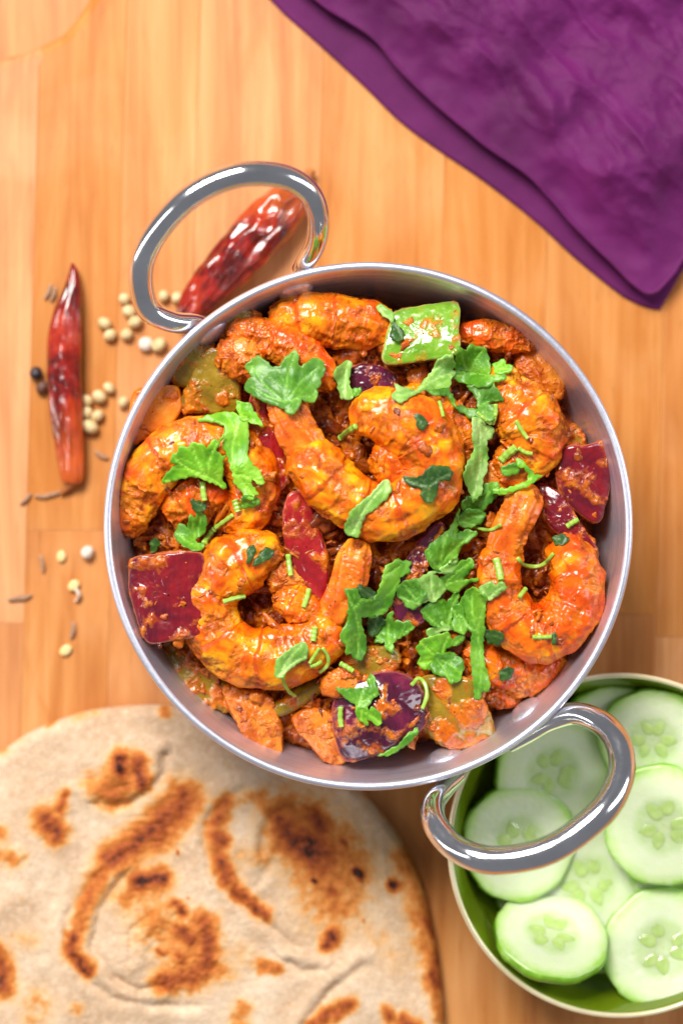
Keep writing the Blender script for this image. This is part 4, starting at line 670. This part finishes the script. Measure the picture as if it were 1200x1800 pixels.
rad = m.math('SQRT', m.math('ADD', m.math('MULTIPLY', sp.outputs[0], sp.outputs[0]), m.math('MULTIPLY', sp.outputs[1], sp.outputs[1])))
rr_ = m.math('ADD', m.math('MULTIPLY', rad, 1000/16.), m.math('MULTIPLY', m.math('SUBTRACT', m.noise(160, v), .5), .16))
col = m.ramp(rr_, [(.0, (.62, .78, .38)), (.42, (.59, .77, .35)), (.56, (.76, .88, .56)), (.80, (.75, .89, .52)), (.93, (.58, .82, .30)), (1.0, (.36, .68, .10))])
MAT['cuke'] = m.done(Base_Color=m.mix(m.mr(m.noise(420, v, 4), .45, .75, 0, .30), col, (.82, .90, .72)), Roughness=.30, Coat_Weight=.15, Coat_Roughness=.15, Subsurface_Weight=.45, Subsurface_Radius=(.006, .008, .003), Subsurface_Scale=1.0, Normal=m.bump(m.noise(600, v, 4), .0003, .5))
m = NT('cucumber_skin'); v = m.coord(); MAT['cskin'] = m.done(Base_Color=m.ramp(m.noise(200, v), [(.3, (.13, .36, .012)), (.6, (.24, .52, .03)), (.75, (.46, .70, .16))]), Roughness=.3, Subsurface_Weight=.2, Subsurface_Radius=(.003, .005, .001), Subsurface_Scale=1.0)
m = NT('cucumber_seed_jelly'); v = m.coord(); MAT['seed'] = m.done(Base_Color=m.ramp(m.noise(350, v), [(.3, (.42, .62, .16)), (.7, (.56, .74, .27))]), Roughness=.15, Coat_Weight=.5, Subsurface_Weight=.3, Subsurface_Radius=(.003, .005, .001), Subsurface_Scale=1.0)
def slice_proto(seed):
    rg = np.random.default_rng(seed); n = 140; a = np.linspace(0, 2*np.pi, n, endpoint=False); R_ = 16.2*(1+.018*np.sin(3*a+seed)+.012*np.sin(2*a+seed*2)+.010*np.sign(np.sin(9*a+seed))*np.abs(np.sin(9*a+seed))**.4)
    t = np.concatenate([np.linspace(.01, .9, 26), [.94, .97, .99, 1.0]]); rows = []
    for q_ in t: rows.append(np.column_stack([R_*q_*np.cos(a), R_*q_*np.sin(a), 3.6-.5*np.exp(-(R_*q_/7)**2)+(.0 if q_ < .97 else -(q_-.97)*12)]))
    for z in (2.6, 1.6, .8, .1): rows.append(np.column_stack([R_*np.cos(a), R_*np.sin(a), 0*a+z]))
    rows.append(rows[-1]*[.02, .02, 1]); V = np.vstack(rows); V[:, 2] += .12*fbm(V, 1/5., seed, 3)*(V[:, 2] > 2.5)
    i = np.arange(len(rows)-1)[:, None]*n; j = np.arange(n)[None]; jn = (j+1) % n; Q = np.stack([i+j, i+n+j, i+n+jn, i+jn], -1).reshape(-1, 4)
    root = bpy.data.objects.new('cucumber_slice', None); root.empty_display_size = .005; COL.objects.link(root)
    mk('flesh', V, Q=Q, mat=MAT['cuke'], parent=root, origin=np.zeros(3))
    pk = np.sin(a*9+seed) ; th = .06+.16*(pk > -.2)
    rows = [np.column_stack([(R_-.25)*np.cos(a), (R_-.25)*np.sin(a), 0*a+3.15]), np.column_stack([(R_+th)*np.cos(a), (R_+th)*np.sin(a), 0*a+2.9]), np.column_stack([(R_+th+.1)*np.cos(a), (R_+th+.1)*np.sin(a), 0*a+1.6]), np.column_stack([(R_+th)*np.cos(a), (R_+th)*np.sin(a), 0*a+.3]), np.column_stack([(R_-.3)*np.cos(a), (R_-.3)*np.sin(a), 0*a+.05])]
    V = np.vstack(rows); i = np.arange(4)[:, None]*n; mk('skin', V, Q=np.stack([i+j, i+n+j, i+n+jn, i+jn], -1).reshape(-1, 4), mat=MAT['cskin'], parent=root, origin=np.zeros(3))
    for k3 in range(3):
        for sd in (-1, 1):
            th = k3*2.094+seed+sd*.40; L = rg.uniform(2.6, 3.1); wd = rg.uniform(1.6, 1.95); c0 = np.array([math.cos(th+rg.uniform(-.12, .12)), math.sin(th)])*rg.uniform(4.3, 5.6)
            u = np.linspace(0, 2*np.pi, 18, endpoint=False); dr = np.array([math.cos(th+sd*.25), math.sin(th+sd*.25)]); pr_ = np.array([-dr[1], dr[0]]); rows = []
            for q_, z in ((.02, .05), (.5, .05), (.85, .02), (1, -.12)): 
                xy = c0+np.outer(np.cos(u)*L*q_, dr)+np.outer(np.sin(u)*wd*q_*(1-.35*np.cos(u)), pr_); rows.append(np.column_stack([xy, np.full(18, 3.38+z)]))
            i = np.arange(3)[:, None]*18; j2 = np.arange(18)[None]; mk('seed', np.vstack(rows), Q=np.stack([i+j2, i+18+j2, i+18+(j2+1) % 18, i+(j2+1) % 18], -1).reshape(-1, 4), mat=MAT['seed'], parent=root, origin=np.array([c0[0], c0[1], 3.2]))
    return root
firsts = [slice_proto(k_) for k_ in (1, 5, 8, 12)]
SL = [  # x, y, z, radius px, tilt x, tilt y, spin, label
 (1075, 1276, 11, 84, 20, 0, .3, 'darker cucumber slice at the top, mostly under its neighbour'), (968, 1354, 11, 101, 9, 9, 1.0, 'cucumber slice framed by the upper part of the ring handle'), (930, 1566, 4.5, 60, 0, 4, 2.0, 'hidden cucumber slice at the left edge of the pile'),
 (1147, 1294, 16, 92, 16, -8, 2.2, 'cucumber slice at the top right of the pile'), (1030, 1550, 7.5, 104, 0, 2, .6, 'cucumber slice in the middle of the pile below the handle'), (908, 1480, 12.5, 100, -2, 12, 1.7, 'cucumber slice at the left, crossed by the ring handle'),
 (1165, 1448, 18, 104, 2, -6, .1, 'large pale cucumber slice at the right edge, half way down'), (1200, 1530, 12, 90, 6, -6, .9, 'cucumber slice peeking out at the far right edge'), (1164, 1668, 17, 104, -13, -6, 1.2, 'cucumber slice at the bottom right corner'), (966, 1652, 20, 99, -50, 8, 2.6, 'tilted oval cucumber slice at the bottom left of the pile'),
 (1050, 1480, 4, 95, 0, 0, .2, 'lowest cucumber slice in the middle, seen only in a gap'), (1080, 1640, 3.5, 92, 2, 5, .7, 'lowest cucumber slice near the bottom, seen between two others')]
for n_, (x, y, z, rp, tx, ty, sp_, lab) in enumerate(SL):
    src = firsts[n_ % 4]; o = src if n_ < 4 else copy_tree(src); p = W(x, y, z); o.location = Vector(p)*.001
    s = 1.03*rp*PX*(Z0+DIST-z)/DIST/16.4; o.scale = (s, s, 1); o.rotation_mode = 'ZYX'; o.rotation_euler = (math.radians(tx), math.radians(ty), sp_)
    tag(o, lab, 'cucumber slice', 'cucumber slices in the green bowl')

# ------------------------------------------------------------------ napkin
m = NT('purple_linen'); v = m.coord(rot=(0, 0, .68)); cn = m.coord((1, 1, 1))
wv = m.n('ShaderNodeTexWave', wave_type='BANDS', bands_direction='X'); m.put(wv.inputs[0], v); wv.inputs['Scale'].default_value = 620; wv.inputs['Distortion'].default_value = 2; wv.inputs['Detail Scale'].default_value = 2
wy = m.n('ShaderNodeTexWave', wave_type='BANDS', bands_direction='Y'); m.put(wy.inputs[0], v); wy.inputs['Scale'].default_value = 620; wy.inputs['Distortion'].default_value = 2
MAT['linen'] = m.done(Base_Color=m.mix(m.mr(m.noise(26, cn, 5, .6), .3, .7), (.070, .003, .052), (.145, .009, .112)), Roughness=.62, Sheen_Weight=.16, Sheen_Roughness=.4, Sheen_Tint=(.85, .35, .8), Normal=m.bump(m.math('MULTIPLY', wv.outputs['Fac'], wy.outputs['Fac']), .00015, .5), Specular_IOR_Level=.22)
nap = empty('cloth_napkin', tuple(W(900, 100, 0.)), 'folded crumpled purple cloth napkin in the top right corner', 'napkin')
def cloth(name, corner, A, B, z, seed, amp, lift, th=.8, gap=0.):
    n = 250; A = spline([corner]+A, n); B = spline([corner]+B, n); c = np.array(corner); X = A[:, None, 0]+B[None, :, 0]-c[0]; Y = A[:, None, 1]+B[None, :, 1]-c[1]
    P = np.column_stack([X.ravel(), Y.ravel(), 0*X.ravel()]); du = (np.linalg.norm(A-c, axis=1)[:, None]+0*X).ravel(); dv = (np.linalg.norm(B-c, axis=1)[None]+0*X).ravel(); e = np.minimum(du, dv)
    c1, s1 = math.cos(.9), math.sin(.9); Pr = np.column_stack([(P[:, 0]*c1+P[:, 1]*s1)*.45, -P[:, 0]*s1+P[:, 1]*c1, 0*P[:, 0]])
    cr = 1-2*np.abs(fbm(Pr, 1/120., seed, 2)); h = amp*(1.7*fbm(P, 1/190., seed+4, 2)+.8*cr+.40*(1-2*np.abs(fbm(Pr[:, [1, 0, 2]], 1/60., seed+6, 2)))+.12*fbm(P, 1/22., seed+8, 3))
    infl = sst(6, 130, e); z_ = z+th+(lift+h-h.min()*.5)*infl+.25*amp*fbm(P, 1/60., seed+9, 2)*(1-infl); z_ = np.maximum(z_, z+.5); z_ = z+gap+(z_-z-gap)*np.sqrt(np.clip(1-(1-np.clip(e/7, 0, 1))**2, .02, 1))
    V = W(P[:, 0], P[:, 1], z_); idx = np.arange(n*n).reshape(n, n); Q = np.stack([idx[:-1, :-1], idx[1:, :-1], idx[1:, 1:], idx[:-1, 1:]], -1).reshape(-1, 4)
    if np.cross(V[Q[0, 2]]-V[Q[0, 0]], V[Q[0, 3]]-V[Q[0, 1]])[2] < 0: Q = Q[:, ::-1]
    o = mk(name, V, Q=Q, mat=MAT['linen'], parent=nap); md = o.modifiers.new('thickness', 'SOLIDIFY'); md.thickness = .0006; md.offset = -1
cloth('lower_fold', (1158, 545), [(1137, 541), (1110, 530), (1081, 512), (1012, 456), (937, 387), (850, 319), (762, 259), (700, 212), (637, 150), (556, 75), (506, 31), (475, 0), (380, -95), (280, -195)], [(1176, 515), (1200, 475), (1290, 335), (1420, 155), (1560, -20)], .5, 5, .7, .5, .7)
cloth('upper_fold', (1156, 511), [(1137, 516), (1112, 500), (1075, 462), (1012, 400), (969, 350), (925, 306), (850, 253), (800, 212), (750, 169), (700, 119), (662, 72), (612, 37), (556, 0), (470, -75), (380, -160)], [(1187, 475), (1200, 453), (1290, 315), (1420, 135), (1560, -40)], 4.6, 15, 3.0, 2.2, 2.0, 2.8)

# ------------------------------------------------------------------ dried chilies
m = NT('dried_chili_skin'); v = m.coord(); at = m.attr('along')
col = m.ramp(m.noise(110, v, 4, .6, .6), [(.30, (.035, .002, .002)), (.44, (.13, .004, .002)), (.56, (.30, .008, .003)), (.70, (.46, .035, .005)), (.84, (.60, .12, .010))])
col = m.mix(m.mr(m.math('ADD', at, m.math('MULTIPLY', m.math('SUBTRACT', m.noise(90, v), .5), .5)), .62, .95, 0, .75), col, (.62, .12, .015))
MAT['chili'] = m.done(Base_Color=col, Roughness=.17, Coat_Weight=.7, Coat_Roughness=.06, Normal=m.bump(m.noise(200, v, 3, .5), .0008, .4), Specular_IOR_Level=.6)
m = NT('dry_stem'); MAT['stem'] = m.done(Base_Color=m.ramp(m.noise(300, m.coord()), [(.3, (.22, .045, .010)), (.7, (.55, .20, .04))]), Roughness=.6)
def chili(label, pts, seed, stem):
    n, mm = 300, 96; C = spline(pts, n); P = np.array([W(a, b, z) for a, b, w_, z in C]); r = C[:, 2]*PX/2*1.07; r[0] = r[-1] = .05
    V, Q, s, an = tube(P, r, r*.72, mm); ctr = np.repeat(P, mm, 0); rv = np.repeat(r, mm)
    sq = np.column_stack([np.cos(an)*2.1, np.sin(an)*2.1, s*6.5]); d = -.15*np.abs(pn(sq, 1., seed))*2+.10*pn(np.column_stack([np.cos(an)*2, np.sin(an)*2, s*9]), 1., seed+2)-.16*np.exp(-((an-1.9)/.28)**2)*sst(.2, .4, s)+.05
    k = np.where(np.sin(an) > -.2, 1+d, 1+.3*d); side = np.abs(np.cos(an)); k = 1+(k-1)*(1-.75*side**3); V = ctr+(V-ctr)*k[:, None]
    V[:, 2] = np.maximum(V[:, 2], .25)
    root = empty('dried_chili', (P[:, 0].mean(), P[:, 1].mean(), 0), label, 'dried chili'); mk('pod', V, Q=Q, mat=MAT['chili'], parent=root, attrs={'along': s})
    C = spline(stem, 24); P = np.array([W(a, b, z) for a, b, w_, z in C]); r = C[:, 2]*PX/2; r[-1] = .05; V, Q, s, an = tube(P, r, r, 20); mk('stem', V+.12*pn(V, 1.)[:, None], Q=Q, mat=MAT['stem'], parent=root)
chili('wrinkled dark red dried chili lying upright at the left of the board', [(127, 462, 4, 2.6), (130, 480, 18, 3), (128, 510, 32, 3.6), (120, 550, 50, 4.2), (114, 600, 61, 4.6), (114, 660, 61, 4.6), (117, 720, 59, 4.5), (122, 780, 52, 4.2), (126, 820, 46, 3.8), (128, 845, 36, 3.2), (128, 852, 10, 3)], 5, [(128, 845, 22, 2.6), (120, 858, 14, 1.8), (106, 868, 8, 1.2)])
chili('bright red dried chili slanting behind the upper ring handle', [(312, 572, 10, 4), (335, 545, 52, 5), (370, 505, 76, 6), (415, 455, 86, 6.4), (460, 405, 90, 6.5), (500, 362, 80, 6), (525, 335, 60, 5), (540, 318, 20, 4)], 9, [(535, 322, 24, 3.5), (543, 306, 18, 3), (550, 298, 14, 2.6)])

# ------------------------------------------------------------------ spices
def plain(name, c0, c1, sc=300, rough=.5, coat=0):
    m = NT(name); v = m.coord(); MAT[name] = m.done(Base_Color=m.ramp(m.noise(sc, v, 4), [(.3, c0), (.7, c1)]), Roughness=rough, Coat_Weight=coat, Normal=m.bump(m.noise(900, v), .0003, .4)); return MAT[name]
plain('coriander_tan', (.55, .38, .15), (.80, .64, .36), 350, .5); plain('cumin_brown', (.30, .15, .08), (.55, .33, .20), 500, .6); plain('pepper_black', (.010, .007, .010), (.05, .03, .035), 500, .45); plain('pepper_brown', (.07, .022, .012), (.16, .06, .035), 500, .5)
plain('husk_white', (.70, .58, .44), (.86, .80, .72), 350, .4); plain('seed_yellow', (.80, .55, .16), (.93, .80, .45), 260, .35)
def sph(rx, ry, rz, ribs, dep, nu=40, nv=22, wr=0, open_=False):
    a = np.linspace(0, np.pi*(.5 if open_ else 1), nv)[:, None]; b = np.linspace(0, 2*np.pi, nu, endpoint=False)[None]; k = 1+dep*np.abs(np.cos(b*ribs/2))*np.sin(a)
    V = np.stack([np.cos(a)*rx+0*b, np.sin(a)*np.cos(b)*ry*k, np.sin(a)*np.sin(b)*rz*k], -1).reshape(-1, 3)
    if wr: V = V*(1+wr*fbm(V, 1.1, 3, 3))[:, None]
    i = np.arange(nv-1)[:, None]*nu; j = np.arange(nu)[None]; jn = (j+1) % nu; return V, np.stack([i+j, i+nu+j, i+nu+jn, i+jn], -1).reshape(-1, 4)[:, ::-1]
Vc, Qc = sph(2.15, 1.9, 1.8, 12, .08); protoc = mk('coriander_seed', Vc, Q=Qc, mat=MAT['coriander_tan'], origin=np.zeros(3))
Vh, Qh = sph(2.2, 2.1, 2.1, 10, .06, open_=True); protoh = mk('coriander_husk', Vh, Q=Qh, mat=MAT['husk_white'], origin=np.zeros(3)); md = protoh.modifiers.new('t', 'SOLIDIFY'); md.thickness = .0003
xs = np.linspace(-1, 1, 30); Pc = np.column_stack([xs*2.9, .5*xs**2, 0*xs]); rc = .72*np.sqrt(np.clip(1-np.abs(xs)**2.4, .004, 1)); Vm, Qm, s_, an_ = tube(Pc, rc, rc, 20); Vm = np.repeat(Pc, 20, 0)+(Vm-np.repeat(Pc, 20, 0))*(1+.13*np.cos(an_*5))[:, None]
protom = mk('cumin_seed', Vm, Q=Qm, mat=MAT['cumin_brown'], origin=np.zeros(3))
Vp, Qp = sph(2.1, 2.05, 2.0, 0, 0, wr=.10); protop = mk('peppercorn', Vp, Q=Qp, mat=MAT['pepper_black'], origin=np.zeros(3)); protop2 = mk('peppercorn', Vp*[1.05, .9, .8], Q=Qp, mat=MAT['pepper_brown'], origin=np.zeros(3))
Vs, Qs = sph(1.9, 1.6, .75, 0, 0, wr=.06); protos = mk('split_seed', Vs, Q=Qs, mat=MAT['seed_yellow'], origin=np.zeros(3))
used = set()
def put(pr, x, y, h, rot, sc, label, cat, group=None, tilt=(0, 0)):
    o = pr if pr.name not in used else pr.copy()
    if pr.name in used: COL.objects.link(o)
    used.add(pr.name); o.location = Vector(W(x, y, h))*.001; o.rotation_euler = (math.radians(tilt[0]), math.radians(tilt[1]), rot); o.scale = (sc*.93*RNG.uniform(.9, 1.12), sc*.93*RNG.uniform(.85, 1.05), sc*.9); tag(o, label, cat, group)
G = 'coriander seeds scattered on the board'
for x, y, r_, sc, lab in ((288, 520, 1.1, 1.0, 'whitish coriander seed seen through the ring handle, left of its neighbour'), (312, 523, .1, 1.0, 'coriander seed between the ring handle and the red chili'), (219, 525, .2, .95, 'coriander seed at the top outside left of the ring handle'), (227, 547, -.3, 1.05, 'coriander seed half covered by the ring handle, second from its top'),
    (238, 566, .5, 1.05, 'coriander seed just under the lower left bend of the ring handle'), (184, 568, -.4, 1.05, 'upper one of the coriander pair left of the handle'), (194, 589, .4, 1.0, 'lower one of the coriander pair left of the handle'), (223, 588, .3, 1.0, 'coriander seed right of the pair, alone below the handle bend'), (280, 606, .8, 1.15, 'pale coriander seed touching the bowl rim next to the open husk'),
    (192, 682, -.7, .95, 'top coriander seed of the lower cluster by the chili'), (175, 697, -.5, 1.05, 'second coriander seed from the top in the lower cluster'), (153, 704, -.6, .95, 'coriander seed against the chili in the middle of the cluster'), (217, 707, 1.3, .9, 'lone coriander seed beside the left side of the bowl rim'), (153, 725, -.6, 1.0, 'coriander seed below the middle one, against the chili'),
    (172, 731, .7, .95, 'coriander seed on the right near the foot of the lower cluster'), (159, 750, -.3, 1.2, 'biggest coriander seed at the foot of the lower cluster'), (240, 500, .4, .9, 'coriander seed showing just inside the left bend of the handle')):
    if lab.startswith('coriander seed showing'): continue
    put(protoc, x, y, 1.75*sc, r_+RNG.uniform(-.2, .2), sc, lab, 'coriander seed', G, (RNG.uniform(0, 180), 0))
put(protoh, 257, 605, 1.2, .4, 1.05, 'open white coriander husk lying like a cup by the bowl rim', 'seed husk', None, (0, -80))
put(protoh, 154, 972, 1.2, 1.0, 1.0, 'white half husk near the left edge of the bowl', 'seed husk', None, (0, -50)); put(protoh, 131, 1046, 1.0, .2, .95, 'pinkish half husk tucked below a yellow split seed', 'seed husk', None, (0, 30))
put(protos, 108, 978, .9, 1.5, 1.05, 'oval pale split seed left of the white half husk', 'split seed'); put(protos, 130, 1029, 1.4, .8, 1.0, 'yellow split seed on top of a husk', 'split seed'); put(protos, 116, 1143, .9, .7, 1.05, 'yellow split seed lowest on the board near the bread', 'split seed')
for x, y, r_, lab in ((46, 878, .8, 'cumin seed slanting at the far left below the chili'), (76, 873, .0, 'left cumin seed of two end to end under the chili'), (93, 869, .25, 'right cumin seed of two end to end under the chili'), (75, 990, 1.75, 'upright cumin seed left of the pale split seed'), (27, 1052, .3, 'left cumin seed of the touching pair at the left edge'), (41, 1051, .2, 'right cumin seed of the touching pair at the left edge'), (129, 1108, 1.45, 'cumin seed standing between two yellow split seeds'),
    (178, 801, -.5, 'cumin seed close to the bowl rim beside the chili'), (86, 513, 1.2, 'cumin seed left of the chili tip, outer one'), (95, 517, 1.3, 'cumin seed left of the chili tip, inner one')): put(protom, x, y, .75, r_, .98, lab, 'cumin seed', 'cumin seeds scattered on the board')
put(protop, 64, 656, 2.1, .4, 1.0, 'black peppercorn left of the upright chili', 'peppercorn'); put(protop2, 75, 681, 1.7, .9, 1.0, 'brown peppercorn tucked against the upright chili', 'peppercorn')
print('tris', sum(len(p.vertices)-2 for o in bpy.data.objects if o.type == 'MESH' for p in o.data.polygons))
